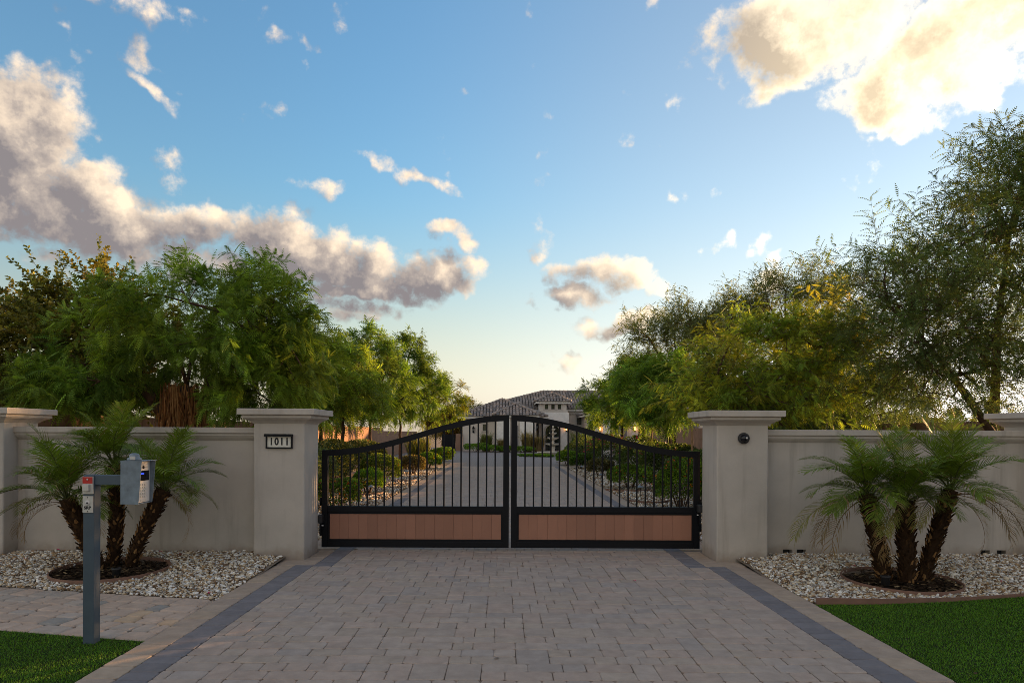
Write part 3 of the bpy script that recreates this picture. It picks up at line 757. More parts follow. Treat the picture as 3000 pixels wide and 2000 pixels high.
h.box(HX0-.001, HX1+.010, HY0-.002, HY1+.002, HZ1-.006, HZ1-.002); h.box(HX0+.004, HX1-.03, HY0+.0045, HY1-.0045, HZ0+.001, HZ0+.005)
hood = h.build('hood', M_hood, t)
fx = HX1-.040
face = MB().box(fx-.02, fx, HY0+.006, HY1-.006, HZ0+.008, HZ1-.010, .002); face = face.build('keypad_face', M_steel, t)
fy = HY0+.1
MB().box(fx+.0005, fx+.003, HY0+.022, HY1-.022, HZ1-.150, HZ1-.078).build('screen', M_screen, face)
MB().box(fx+.0031, fx+.0036, HY0+.035, HY0+.105, HZ1-.104, HZ1-.092).build('display', M_blue, face)
m = MB(); n = 16; cyl = [(fx+.0005+d, fy+r*math.cos(2*math.pi*k/n), HZ1-.052+r*math.sin(2*math.pi*k/n)) for r, d in ((.013, 0), (.013, .003), (.006, .004)) for k in range(n)]
m.add(cyl, [(i*n+k, i*n+(k+1) % n, (i+1)*n+(k+1) % n, (i+1)*n+k) for i in range(2) for k in range(n)]+[tuple(range(2*n, 3*n))], smooth=False); m.build('camera_lens', M_screen, face)
for r in range(5):
    for c in range(3):
        y = HY0+.066+c*.028; z = HZ1-.178-r*.0215
        MB().box(fx+.0005, fx+.004, y-.0095, y+.0095, z-.0075, z+.0075, .0015).build('key', M_plate, face)
MB().box(fx+.0005, fx+.002, HY0+.06, HY1-.06, HZ0+.016, HZ0+.028).build('name_label', M_plate, face)
for z in (HZ1-.062,):
    MB().box(fx+.0005, fx+.0012, HY0+.03, HY1-.03, z+.0085, z+.0095).build('speaker_slot', M_dark, face)
# the light on top of the hood
lx, ly = HX0+.062, (HY0+HY1)/2-.03; z = HZ1-.0015
lt = MB().lathe([(.046, 0), (.048, .004), (.048, .014), (.040, .018), (.034, .022), (.034, .036), (.028, .046), (.012, .051)], (lx, ly, z), 20).build('light_dome', M_hood, t)
MB().box(lx-.006, lx+.03, ly-.049, ly-.041, z+.004, z+.03, .003).build('light_bracket', M_plate, lt)
# two switch plates on the post
ya = Y0-.0005
p = MB().box(X0+.002, X1-.003, ya-.012, ya, HT-.137, HT-.012, .002).build('key_box', M_plate, t)
MB().box(X0+.004, X1-.005, ya-.0145, ya-.0125, HT-.061, HT-.014).build('red_label', M_red, p)
MB().tube([((X0+X1)/2, ya-.0148, HT-.032), ((X0+X1)/2, ya-.018, HT-.032)], .006, 12).build('screw', M_steel, p)
MB().box(X0+.012, X1-.022, ya-.034, ya-.0125, HT-.116, HT-.066, .004).build('lock_cover', M_plate, p)
p = MB().box(X0+.001, X1-.005, ya-.008, ya, HT-.272, HT-.152, .002).build('switch_plate', M_plate, t)
def disc(nm, r, z, d, mm): MB().lathe([(r, 0), (r, -d), (r*.8, -d-.002)], ((X0+X1)/2-.002, ya-.0085, z), 20, 'Y').build(nm, mm, p)
disc('key_switch', .018, HT-.200, .003, M_steel); disc('screw', .004, HT-.162, .001, M_dark); disc('screw', .004, HT-.262, .001, M_dark)
MB().lathe([(.006, 0), (.006, -.002), (.003, -.003)], ((X0+X1)/2-.002, ya-.0146, HT-.200), 12, 'Y').build('keyhole', M_dark, p)
letters('utility_lettering', 'SRP', .030, ((X0+X1)/2-.003, ya-.0092, HT-.236), (math.pi/2, 0, 0), M_dark, p, bold=.0012, sx=1.05, depth=.0005)

# ------------------------------------------------------------------ palms
def frond_mesh(L, p0, droop, seed, dry=0.0, pairs=40):
    r = np.random.default_rng(seed); N = 22; ts = np.linspace(0, 1, N)
    pitch = p0-droop*ts**1.25; ds = L/(N-1); pos = np.zeros((N, 3)); bend = r.normal(0, .18)
    for i in range(1, N):
        a = pitch[i]; y = bend*ts[i]; pos[i] = pos[i-1]+ds*np.array([math.cos(a)*math.cos(y), math.cos(a)*math.sin(y), math.sin(a)])
    V = []; F = []; C = []
    green = np.array((.125, .20, .020))*r.uniform(.75, 1.25)+np.array((.02, .012, 0))*r.random(); tan = np.array((.34, .22, .12))*r.uniform(.6, 1.1); stem = np.array((.11, .13, .045)) if dry < .5 else tan*.8
    # rachis: a thin three-sided rod
    rw = np.interp(ts, [0, .12, 1], [.013, .007, .0018])
    for i in range(N):
        d = pos[min(i+1, N-1)]-pos[max(i-1, 0)]; d /= np.linalg.norm(d); s = np.cross(d, (0, 0, 1)); s /= np.linalg.norm(s)+1e-9; u = np.cross(s, d)
        V += [pos[i]+s*rw[i], pos[i]-s*rw[i], pos[i]-u*rw[i]]; C += [stem]*3
        if i: b = 3*(i-1); F += [(b+j, b+(j+1) % 3, b+3+(j+1) % 3) for j in range(3)]+[(b+j, b+3+(j+1) % 3, b+3+j) for j in range(3)]
    for k in range(pairs):
        t = .17+.83*(k+.5)/pairs; i = min(N-2, int(t*(N-1))); f = t*(N-1)-i; p = pos[i]*(1-f)+pos[i+1]*f
        d = pos[i+1]-pos[i]; d /= np.linalg.norm(d); s = np.cross(d, (0, 0, 1)); s /= np.linalg.norm(s)+1e-9; u = np.cross(s, d)
        ln = L*.34*math.sin(math.pi*(.12+.80*t))**.7*r.uniform(.85, 1.1); fwd = .55+.75*t
        for sg in (1, -1):
            if dry > .5 and r.random() < .25: continue
            q = d*fwd+s*sg*1.0+u*r.uniform(.10, .42); q /= np.linalg.norm(q)
            q2 = q*.9+d*.12+np.array((0, 0, -r.uniform(.15, .6)-dry*.8)); q2 /= np.linalg.norm(q2)
            w = np.cross(q, u); w /= np.linalg.norm(w)+1e-9; w = w*r.uniform(.0042, .0062)*(1-.35*dry)
            m = p+q*ln*.5; e = m+q2*ln*.5; b = len(V)
            V += [p-w*.6, p+w*.6, m+w, m-w, e]; F += [(b, b+1, b+2), (b, b+2, b+3), (b+3, b+2, b+4)]
            tipdry = max(0, (t-.75)*2.2*r.random()); mixv = min(1, dry+(r.random() < .06)*.8); c = green*r.uniform(.7, 1.35)
            c1 = c*(1-mixv)+tan*mixv; c2 = c*(1-min(1, mixv+tipdry))+tan*min(1, mixv+tipdry); C += [c1, c1, c1, c1, c2]
    return np_mesh('frond', np.array(V), np.array(F), np.array(C))
FR = {}
for i in range(5): FR['up%d' % i] = frond_mesh(.80, R(86-6*i), R(36+9*i), 10+i)
for i in range(6): FR['mid%d' % i] = frond_mesh(.78, R(60-6*i), R(72+3*i), 20+i)
for i in range(5): FR['low%d' % i] = frond_mesh(.82, R(30-6*i), R(62+3*i), 30+i, dry=.12*i)
for i in range(4): FR['dry%d' % i] = frond_mesh(.78, R(6-12*i), R(88), 40+i, dry=.85, pairs=26)
def palm(label, base, top, r0, r1, seed, n_up=9, n_mid=10, n_low=5, n_dry=2, scale=1.0, extra=()):
    r = random.Random(seed); t = thing('palm_tree', label, 'palm', base, 'young date palms in the gravel')
    base, top = Vector(base), Vector(top); n = 12; pts = []; rad = []
    side = Vector((r.uniform(-.03, .03), r.uniform(-.03, .03), 0))
    for i in range(n+1):
        s = i/n; lean = s**1.15
        pts.append(base+Vector(((top.x-base.x)*lean, (top.y-base.y)*lean, (top.z-base.z)*s))+side*math.sin(math.pi*s)-Vector((0, 0, .04*(1-s))))
        rad.append(r0+(r1-r0)*min(1, s*1.25)*(1 if s < .85 else 1-(s-.85)*2.2))
    m = MB(); m.tube(pts, [q*.86 for q in rad], 14, col=(.050, .030, .018)); trunk = m.build('trunk', M_palmbark, t)
    b = MB(); K = int(150*(top.z-base.z)/.8)
    for k in range(K):     # old leaf bases wrapped round the trunk
        s = (k+.5)/K*.97; i = min(n-1, int(s*n)); f = s*n-i; p = pts[i].lerp(pts[i+1], f); rr = (rad[i]*(1-f)+rad[i+1]*f)
        a = k*2.39996+r.uniform(-.25, .25); ax = (pts[i+1]-pts[i]).normalized(); e1 = ax.orthogonal().normalized(); e2 = ax.cross(e1)
        o = e1*math.cos(a)+e2*math.sin(a); sd = ax.cross(o); c = p+o*rr*.80; w = r.uniform(.013, .022); hl = r.uniform(.028, .055); out = r.uniform(.018, .045)
        q = r.random(); col = (.050, .029, .016) if q < .5 else ((.10, .058, .028) if q < .76 else (.34, .20, .09))
        tip = c+ax*hl+o*out+sd*r.uniform(-.012, .012)
        b.add([c-sd*w, c+sd*w, c+o*.012-ax*.01, tip-sd*w*.45, tip+sd*w*.45, tip-o*.014], [(0, 3, 5), (5, 4, 1), (0, 2, 3), (2, 4, 3), (2, 1, 4), (0, 5, 1), (3, 4, 5)], col)
        if r.random() < .28:    # loose fibres
            e = tip+o*r.uniform(.01, .03)+ax*r.uniform(-.02, .03)+sd*r.uniform(-.02, .02); b.add([tip, tip+ax*.004, e], [(0, 1, 2)], (.13, .08, .04))
    tag(b.build('leaf_bases', M_palmbark, trunk, fix=False), kind='stuff')
    crown = pts[-1]-base
    def put(key, yaw, sc_, dz=0, roll=0):
        o = link('frond', FR[key], t, M_palm, loc=crown+Vector((math.cos(yaw)*.02, math.sin(yaw)*.02, dz)), rot=(roll, 0, yaw)); o.scale = (sc_*.94,)*3
    for i in range(n_up): put('up%d' % r.randrange(5), i*2.4+r.uniform(-.3, .3), scale*r.uniform(.8, 1.08), .02, r.uniform(-.2, .2))
    for i in range(n_mid): put('mid%d' % r.randrange(6), i*2.4+r.uniform(-.3, .3)+1, scale*r.uniform(.8, 1.1), 0, r.uniform(-.2, .2))
    for i in range(n_low): put('low%d' % r.randrange(5), -.6+i*4.3/(n_low-1)+r.uniform(-.2, .2), scale*r.uniform(.75, 1.0), -.02, r.uniform(-.2, .2))
    for i in range(n_dry): put('dry%d' % r.randrange(4), r.uniform(-.5, 3.6), scale*r.uniform(.7, .95), -.04, 0)
    for key, yaw, s in extra: put(key, R(yaw), s, -.04)
    return t
palm('left palm of the left trio, leaning to the left behind the intercom post', (-4.33, 7.36, .01), (-4.66, 7.30, .80), .060, .092, 1, scale=1.06, extra=[('dry0', 190, .9), ('dry1', 205, .8)])
palm('tall straight middle palm of the left trio', (-4.33, 7.58, .01), (-4.33, 7.62, 1.14), .062, .085, 2, scale=1.08, extra=[('dry0', -20, .7)])
palm('right palm of the left trio, leaning towards the house number pillar', (-4.12, 7.55, .01), (-3.72, 7.52, .88), .060, .085, 3, scale=0.98, n_dry=1)
palm('left palm of the right trio, beside the long hanging dry frond', (3.99, 7.10, .01), (3.78, 7.08, .90), .075, .085, 4, scale=1.03, extra=[('dry2', 195, 1.15), ('dry1', 178, 1.1), ('low4', 185, 1.2), ('dry0', 205, 1.1)])
palm('stout middle palm of the right trio', (4.15, 6.98, .01), (4.10, 6.96, .84), .085, .092, 5, scale=1.03, n_dry=2, extra=[('dry3', 200, .9)])
palm('right palm of the right trio, leaning to the right', (4.36, 7.08, .01), (4.64, 7.06, .95), .068, .082, 6, scale=1.05, extra=[('dry0', -6, 1.25), ('dry1', -18, 1.1), ('dry0', 10, 1.2), ('dry3', -35, 1.0)])

# ------------------------------------------------------------------ leaves in bulk
def leaf_template(kind):
    V = []; F = []
    if kind == 'round':
        V = [(0, 0, 0), (.5, .36, .05), (1, 0, -.08), (.5, -.36, .05)]; F = [(0, 2, 1), (0, 3, 2)]
    else:
        n, ll, w = {'pinnate': (8, .24, .043), 'mid': (5, .25, .066), 'fine': (7, .17, .043), 'finefar': (5, .18, .058), 'far': (4, .26, .10)}[kind]
        for i in range(n):
            x = .12+.84*i/(n-1); l = ll*math.sin(math.pi*(.22+.66*i/(n-1)))
            for s in (1, -1):
                b = len(V); z0 = -.30*x*x
                V += [(x-w, 0, z0), (x+w, 0, z0), (x+.10, s*l, z0-.05-.25*l)]; F.append((b, b+1, b+2) if s > 0 else (b+1, b, b+2))
    return np.array(V, float), np.array(F)
TPL = {k: leaf_template(k) for k in ('round', 'pinnate', 'mid', 'fine', 'finefar', 'far')}
def leaves_mesh(name, org, dr, size, cols, kind, rng):
    V0, F0 = TPL[kind]; n = len(org)
    x = dr/np.linalg.norm(dr, axis=1, keepdims=True)
    up = np.tile((0, 0, 1.0), (n, 1))+rng.normal(0, .45, (n, 3)); y = np.cross(up, x); y /= np.linalg.norm(y, axis=1, keepdims=True)+1e-9; z = np.cross(x, y)
    V = org[:, None]+size[:, None, None]*(V0[None, :, 0:1]*x[:, None]+V0[None, :, 1:2]*y[:, None]+V0[None, :, 2:3]*z[:, None])
    return np_mesh(name, V.reshape(-1, 3), (F0[None]+(np.arange(n)*len(V0))[:, None, None]).reshape(-1, 3), np.repeat(cols, len(V0), 0))

def tree(name, label, base, trunks, crowns, kind, n_leaf, size, pal, seed, group=None, twig=.6, droop=.25, limbs=9, clumps=60, twigs=7, rim=.35, twig_r=0, bark=None, out=.8, up=.2, bare=0):
    """trunks: list of (points, radii); crowns: ellipsoids (x, y, z, rx, ry, rz, weight) in metres from the base"""
    rng = np.random.default_rng(seed); bx = Vector(base); t = thing(name, label, 'tree', base, group); bark = bark or M_bark
    tm = MB()
    for pts, rad in trunks: tm.tube([bx+Vector(p) for p in pts], rad, 9)
    trunk = tm.build('trunk', bark, t)
    tp = np.array([np.array(p) for pts, _ in trunks for p in pts[len(pts)//2:]])
    w = np.array([c[6] for c in crowns], float); w /= w.sum(); cl = []; cen = []
    for i in range(clumps):
        c = crowns[rng.choice(len(crowns), p=w)]; d = rng.normal(size=3); d /= np.linalg.norm(d)
        rr = (rim+(1-rim)*rng.random())**.6*rng.uniform(.82, 1.08)
        cl.append(np.array(c[:3])+d*np.array(c[3:6])*rr); cen.append(np.array(c[:3])+np.array((0, 0, -.35*c[5])))
    cl = np.array(cl); cen = np.array(cen)
    lm = MB(); ends = cl[rng.choice(len(cl), min(limbs, len(cl)), replace=False)]; nodes = [tp]
    for e in ends:
        s = tp[np.argmin(np.linalg.norm(tp-e, axis=1)+rng.uniform(0, .3, len(tp)))]
        m1 = s+(e-s)*.35+np.array((0, 0, .12*np.linalg.norm(e-s)))+rng.normal(0, .06, 3); m2 = s+(e-s)*.7+np.array((0, 0, .10*np.linalg.norm(e-s)))+rng.normal(0, .08, 3)
        r0 = .018+.018*np.linalg.norm(e-s); lm.tube([bx+Vector(q) for q in (s, m1, m2, e)], [r0, r0*.7, r0*.45, r0*.2], 6, caps=False); nodes.append(np.array([m1, m2, e]))
    nodes = np.concatenate(nodes)
    for c in cl:
        s = nodes[np.argmin(np.linalg.norm(nodes-c, axis=1))]
        if np.linalg.norm(s-c) > .05:
            m1 = (s+c)/2+rng.normal(0, .05, 3)+np.array((0, 0, .05)); lm.tube([bx+Vector(q) for q in (s, m1, c)], [.014, .010, .005], 4, caps=False)
    per = max(1, int(n_leaf/(clumps*twigs))); O = []; D = []; C = []; pal = np.array(pal)
    for c, ce in zip(cl, cen):
        od = (c-ce); od /= np.linalg.norm(od)+1e-9; tone = rng.uniform(.72, 1.28); pk = rng.dirichlet(np.ones(len(pal))*.7); base_c = pk@pal
        for k in range(twigs):
            d = od*out+rng.normal(0, .75, 3)+np.array((0, 0, up)); d /= np.linalg.norm(d); L = twig*rng.uniform(.6, 1.3)
            st = c+rng.normal(0, .12, 3)*twig
            if twig_r:
                e = st+d*L+np.array((0, 0, -droop*L*.6)); lm.tube([bx+Vector(q) for q in (st, st+d*L*.5+np.array((0, 0, -droop*L*.12)), e)], [twig_r, twig_r*.7, twig_r*.3], 3, caps=False)
            if rng.random() < bare: continue
            s = (np.arange(per)+rng.random(per))/per
            p = st+d*(s*L)[:, None]; p[:, 2] -= droop*.6*L*s**2
            a = rng.normal(0, 1, (per, 3)); a -= d*(a@d)[:, None]; a /= np.linalg.norm(a, axis=1, keepdims=True)
            dd = d*.75+a*.8; dd[:, 2] -= droop*rng.uniform(.5, 1.8, per)
            O.append(p); D.append(dd); C.append(base_c*tone*np.exp(rng.normal(0, .32, (per, 1))))
    lo = lm.build('limbs', bark, trunk, fix=False)
    O, D, C = map(np.concatenate, (O, D, C)); sz = size*rng.uniform(.7, 1.25, len(O))
    tag(link('crown', leaves_mesh('crown', O, D, sz, C, kind, rng), t, M_leaf), kind='stuff')
    return t, trunk
G1, G2, G3, Y1, Y2 = (.085, .150, .022), (.060, .115, .020), (.125, .170, .022), (.30, .23, .02), (.40, .26, .02)
def straight(h, r, lean=(0, 0), k=6, wob=.03, seed=0):
    r_ = random.Random(seed); return ([(lean[0]*i/k+r_.uniform(-wob, wob)*(i > 0), lean[1]*i/k+r_.uniform(-wob, wob)*(i > 0), h*i/k-.05*(i == 0)) for i in range(k+1)], [r*(1.25 if i == 0 else 1-.45*i/k) for i in range(k+1)])
DRIVE = 'feathery trees along the drive'
# left of the drive
tree('leafy_tree', 'broad round-leaved tree at the far left beyond the brown block wall', (-8.9, 13.4, 0), [straight(2.2, .13, (.2, 0), seed=1), ([(0, 0, .6), (-.6, .2, 1.6), (-1.2, .3, 2.6)], [.09, .07, .05]), ([(0, 0, .7), (.7, -.1, 1.8), (1.2, .2, 3.0)], [.09, .07, .04])],
     [(-.6, 0, 2.8, 2.1, 1.6, 1.35, 5), (1.2, 0, 3.3, 1.5, 1.4, 1.5, 4), (-2.2, 0, 2.6, 1.6, 1.5, 1.4, 3), (.4, -.2, 1.9, 2.2, 1.3, .6, 2)], 'round', 88000, .080, [(.085, .10, .027), (.07, .09, .027), (.15, .11, .027)], 101, twig=.75, clumps=230, twigs=9, limbs=20, droop=.15, out=.6, up=.35, rim=.2)  # the golden leaf tone has sunlight put into the colour
t2, tr2 = tree('feathery_tree', 'large feathery green tree behind the wall left of the house number pillar', (-5.55, 11.8, 0), [straight(2.3, .20, (.1, 0), seed=2), ([(0, 0, 1.4), (.5, .1, 2.2), (1.2, .1, 3.2)], [.13, .09, .05]), ([(0, 0, 1.4), (-.6, 0, 2.2), (-1.3, 0, 2.8)], [.13, .09, .05])],
     [(.1, 0, 3.25, 1.7, 1.4, .85, 6), (1.35, .1, 3.55, 1.0, .9, 1.0, 3), (-1.55, -.3, 2.45, .9, 1.0, .6, 3), (1.55, 0, 2.5, 1.0, 1.0, .7, 3), (-.35, 0, 4.0, .5, .5, .7, 1)], 'pinnate', 16500, .225, [G1, G2, G3, (.10, .125, .02)], 102, DRIVE, twig=.55, clumps=125, twigs=7, limbs=14, droop=.42, out=1.0, up=.1)
sk = MB(); r = random.Random(4)
for i in range(1500):       # dry fronds hanging down the trunk
    a = r.uniform(0, 6.28); rr = r.uniform(.16, .40)*(1 if r.random() < .8 else 1.15); z = r.uniform(1.25, 2.35); l = r.uniform(.25, .75)
    p = Vector((-5.5+rr*math.cos(a)*1.0, 11.8+rr*math.sin(a), z)); q = p+Vector((r.uniform(-.1, .1), r.uniform(-.1, .1), -l)); w = Vector((r.uniform(-.012, .012), r.uniform(-.012, .012), r.uniform(-.004, .004)))
    c = r.choice([(.40, .20, .08), (.30, .145, .06), (.18, .09, .04), (.46, .26, .11)]); sk.add([p-w, p+w, q+w*.3, q-w*.3], [(0, 1, 2, 3)], c)
tag(sk.build('dry_skirt', M_thatch, t2, fix=False), kind='stuff')
def drive_tree(label, px, depth, trunk_h, top_z, hw, seed, n=7000, pal=(G1, G2, G3), kind='mid', size=.26, xoff=0, lean=(0, 0), group=DRIVE, low=1.75, clumps=70, gaps=0, droop=.38):
    b = P(px, 1300, depth); cz = (top_z+low)/2; rz = (top_z-low)/2
    cr = [(xoff, 0, cz, hw, hw*.9, rz*.85, 5), (xoff-hw*.35, 0, cz-rz*.35, hw*.75, hw*.7, rz*.55, 2), (xoff+hw*.4, 0, cz-rz*.2, hw*.7, hw*.7, rz*.55, 2), (xoff+hw*.1, 0, cz+rz*.55, hw*.5, hw*.5, rz*.5, 2)]
    return tree('feathery_tree', label, (b.x, depth, 0), [straight(trunk_h, .085, lean, seed=seed)], cr, kind, n, size, pal, seed, group, twig=.5, clumps=clumps, twigs=7, limbs=10, droop=droop, out=.95, up=.2)
drive_tree('feathery tree left of the drive, first one seen behind the gate', 940, 18.5, 1.8, 4.0, 1.15, 111, 6500, (G1, G3, (.11, .13, .02)))
drive_tree('feathery tree left of the drive with its trunk over the hedge', 1003, 22, 1.9, 4.3, 1.35, 112, 7000, (G1, G2, G3, (.13, .14, .02)))
drive_tree('feathery tree left of the drive, second trunk above the gate', 1084, 26.5, 2.0, 5.6, 1.5, 113, 7500, (G1, G2, (.07, .10, .03)))
drive_tree('tall feathery tree left of the drive before the house', 1172, 30.5, 2.1, 6.1, 1.7, 114, 8500, (G1, G2, (.07, .10, .03)), xoff=.1)
drive_tree('loose feathery tree left of the drive nearest the house', 1252, 36, 1.8, 4.7, 1.6, 115, 5200, (G1, G3, (.12, .12, .02)), xoff=.4)
drive_tree('small sunlit tree at the left corner of the house', 1362, 66, 1.5, 4.6, 2.2, 116, 3800, ((.09, .08, .03), (.07, .08, .03)), 'far', .45, group='distant trees', low=1.2)  # warm low sun is mixed into these leaf colours
drive_tree('far orange-lit tree left of the house gate', 1310, 60, 1.2, 3.6, 1.7, 117, 3000, ((.16, .09, .02), (.10, .09, .03)), 'far', .45, group='distant trees', low=.9)  # the orange light is put into the leaf colours
# right of the drive
drive_tree('green feathery tree right of the drive nearest the house', 1822, 30, 2.0, 4.6, 1.55, 121, 8500, (G1, G2, G3))
drive_tree('green feathery tree right of the drive with a dark trunk', 1886, 24.5, 1.9, 4.1, 1.45, 122, 7500, (G1, G2, G3))
drive_tree('feathery tree right of the drive with an orange trunk', 1958, 20.5, 1.9, 3.75, 1.25, 123, 7000, (G1, G2, (.09, .13, .02)))
tree('yellowing_tree', 'yellow-flowering feathery tree behind the camera pillar', (5.25, 13.2, 0), [straight(1.9, .10, (.15, 0), seed=31), ([(.1, 0, 1.3), (-.5, 0, 2.0), (-1.1, .1, 2.6)], [.07, .05, .03]), ([(.12, 0, 1.4), (.5, 0, 2.2), (.9, .1, 3.2)], [.07, .05, .03])],
     [(.1, 0, 2.9, 1.4, 1.2, .85, 5), (-1.0, 0, 2.35, 1.1, 1.0, .55, 3), (.9, 0, 3.3, .9, .9, .75, 3), (-.2, -.2, 2.0, 1.6, .9, .3, 2)], 'pinnate', 10500, .195, [G1, G1, G2, G3, G2, (.13, .16, .02), Y1], 131, twig=.75, clumps=105, twigs=8, limbs=18, droop=.28, out=1.0, up=.25, twig_r=.004, rim=.2)
tree('thin_leaved_tree', 'tall wide thin-leaved tree at the far right', (8.55, 11.6, 0), [straight(2.1, .12, (-.25, .1), seed=41), ([(-.1, 0, 1.1), (.5, 0, 2.0), (1.0, .2, 3.6)], [.085, .06, .04]), ([(-.2, 0, 1.5), (-.9, 0, 2.5), (-1.7, -.1, 3.4)], [.07, .05, .03]), ([(-.2, 0, 1.7), (0, .2, 3.4), (.2, .2, 5.0)], [.08, .055, .03])],
     [(-.4, 0, 3.9, 2.3, 1.7, 1.5, 6), (.9, 0, 5.4, 1.5, 1.4, 1.6, 5), (-1.6, 0, 3.2, 1.15, 1.2, .9, 3), (-1.2, -.2, 2.3, 1.3, 1.0, .4, 1)], 'fine', 24000, .215, [(.055, .088, .030), (.045, .075, .028), (.07, .09, .032)], 141, twig=1.0, clumps=150, twigs=8, limbs=22, droop=.22, out=1.0, up=.25, twig_r=.005, rim=.25)
tree('thin_leaved_tree', 'low dark feathery tree right behind the camera pillar', (8.3, 17.0, 0), [straight(1.5, .11, seed=42)], [(-.3, 0, 2.6, 1.9, 1.7, 1.35, 4), (1.2, 0, 2.1, 1.2, 1.0, .8, 2), (-1.4, 0, 2.2, 1.2, 1.0, .9, 2)], 'finefar', 10500, .24, [(.062, .09, .045), (.05, .08, .04)], 142, twig=.6, clumps=95, twigs=7, limbs=12, droop=.3, twig_r=.004)
tree('thin_leaved_tree', 'second low dark feathery tree, farther back beside the yellow tree', (9.3, 21.2, 0), [straight(1.6, .11, seed=43)], [(0, 0, 2.7, 1.9, 1.7, 1.5, 4), (1.4, 0, 2.2, 1.3, 1.2, 1.0, 2)], 'finefar', 7500, .27, [(.062, .09, .045), (.05, .08, .04)], 143, twig=.6, clumps=80, twigs=7, limbs=12, droop=.3, twig_r=.004)  # added among the dark trees to block sun from the left end pillar
for i, (px, dp, tz, hw, lab) in enumerate([(1975, 27, 6.3, 2.2, 'grey-green back tree with bare twigs right of the house'), (2110, 25, 6.6, 2.0, 'grey-green back tree above the yellow tree, left half'), (2330, 24, 7.2, 2.2, 'tallest grey-green back tree above the yellow tree')]):
    b = P(px, 1300, dp)
    tree('thin_leaved_tree', lab, (b.x, dp, 0), [straight(3.0, .12, seed=50+i)], [(0, 0, (tz+2.5)/2, hw, hw*.8, (tz-2.5)/2, 4), (-.4*hw, 0, tz-1.0, hw*.45, hw*.4, .8, 2), (.5*hw, 0, tz-.9, hw*.45, hw*.4, .8, 2)], 'finefar', 7500, .27, [(.075, .105, .045), (.06, .09, .04), (.10, .11, .045)], 150+i, 'grey-green trees at the back right', twig=.9, clumps=85, twigs=7, limbs=12, droop=.12, up=.5, twig_r=.005, rim=.15, bare=.12)
b = P(2790, 1230, 46); tree('distant_bush', 'small rounded tree far away in the glow at the right', (b.x, 46, 0), [straight(1.5, .1, seed=61)], [(0, 0, 1.9, 2.2, 1.6, 1.2, 1)], 'far', 3200, .40, [(.10, .11, .03), (.08, .10, .03)], 161, 'distant trees', twig=.4, clumps=60, twigs=6, limbs=6)
b = P(2650, 1230, 60); tree('distant_bush', 'low dark tree line piece far behind the right palms', (b.x, 60, 0), [straight(1.5, .1, seed=62)], [(0, 0, 1.9, 4.5, 1.6, 1.1, 1)], 'far', 3200, .55, [(.05, .06, .03)], 162, 'distant trees', twig=.4, clumps=70, twigs=6, limbs=6)
# stakes beside the young trees
def stake(px, depth, h, label):
    b = P(px, 1300, depth); m = MB(); m.tube([(b.x, depth, -.05), (b.x+.01, depth, h*.5), (b.x+.02, depth, h)], .032, 8); m.lathe([(.033, 0), (.037, .005), (.037, .03), (.033, .035)], (b.x+.015, depth, h*.72), 8)
    tag(m.build('tree_stake', M_stake), label, 'stake', 'tree stakes')
stake(2026, 19.6, 1.75, 'wooden tree stake just left of the camera pillar'); stake(1908, 24.2, 1.7, 'thin tree stake beside the dark-trunked right tree')
stake(970, 21.5, 1.7, 'pale tree stake nearest the house number pillar'); stake(983, 22.6, 1.7, 'reddish tree stake behind the left hedge')

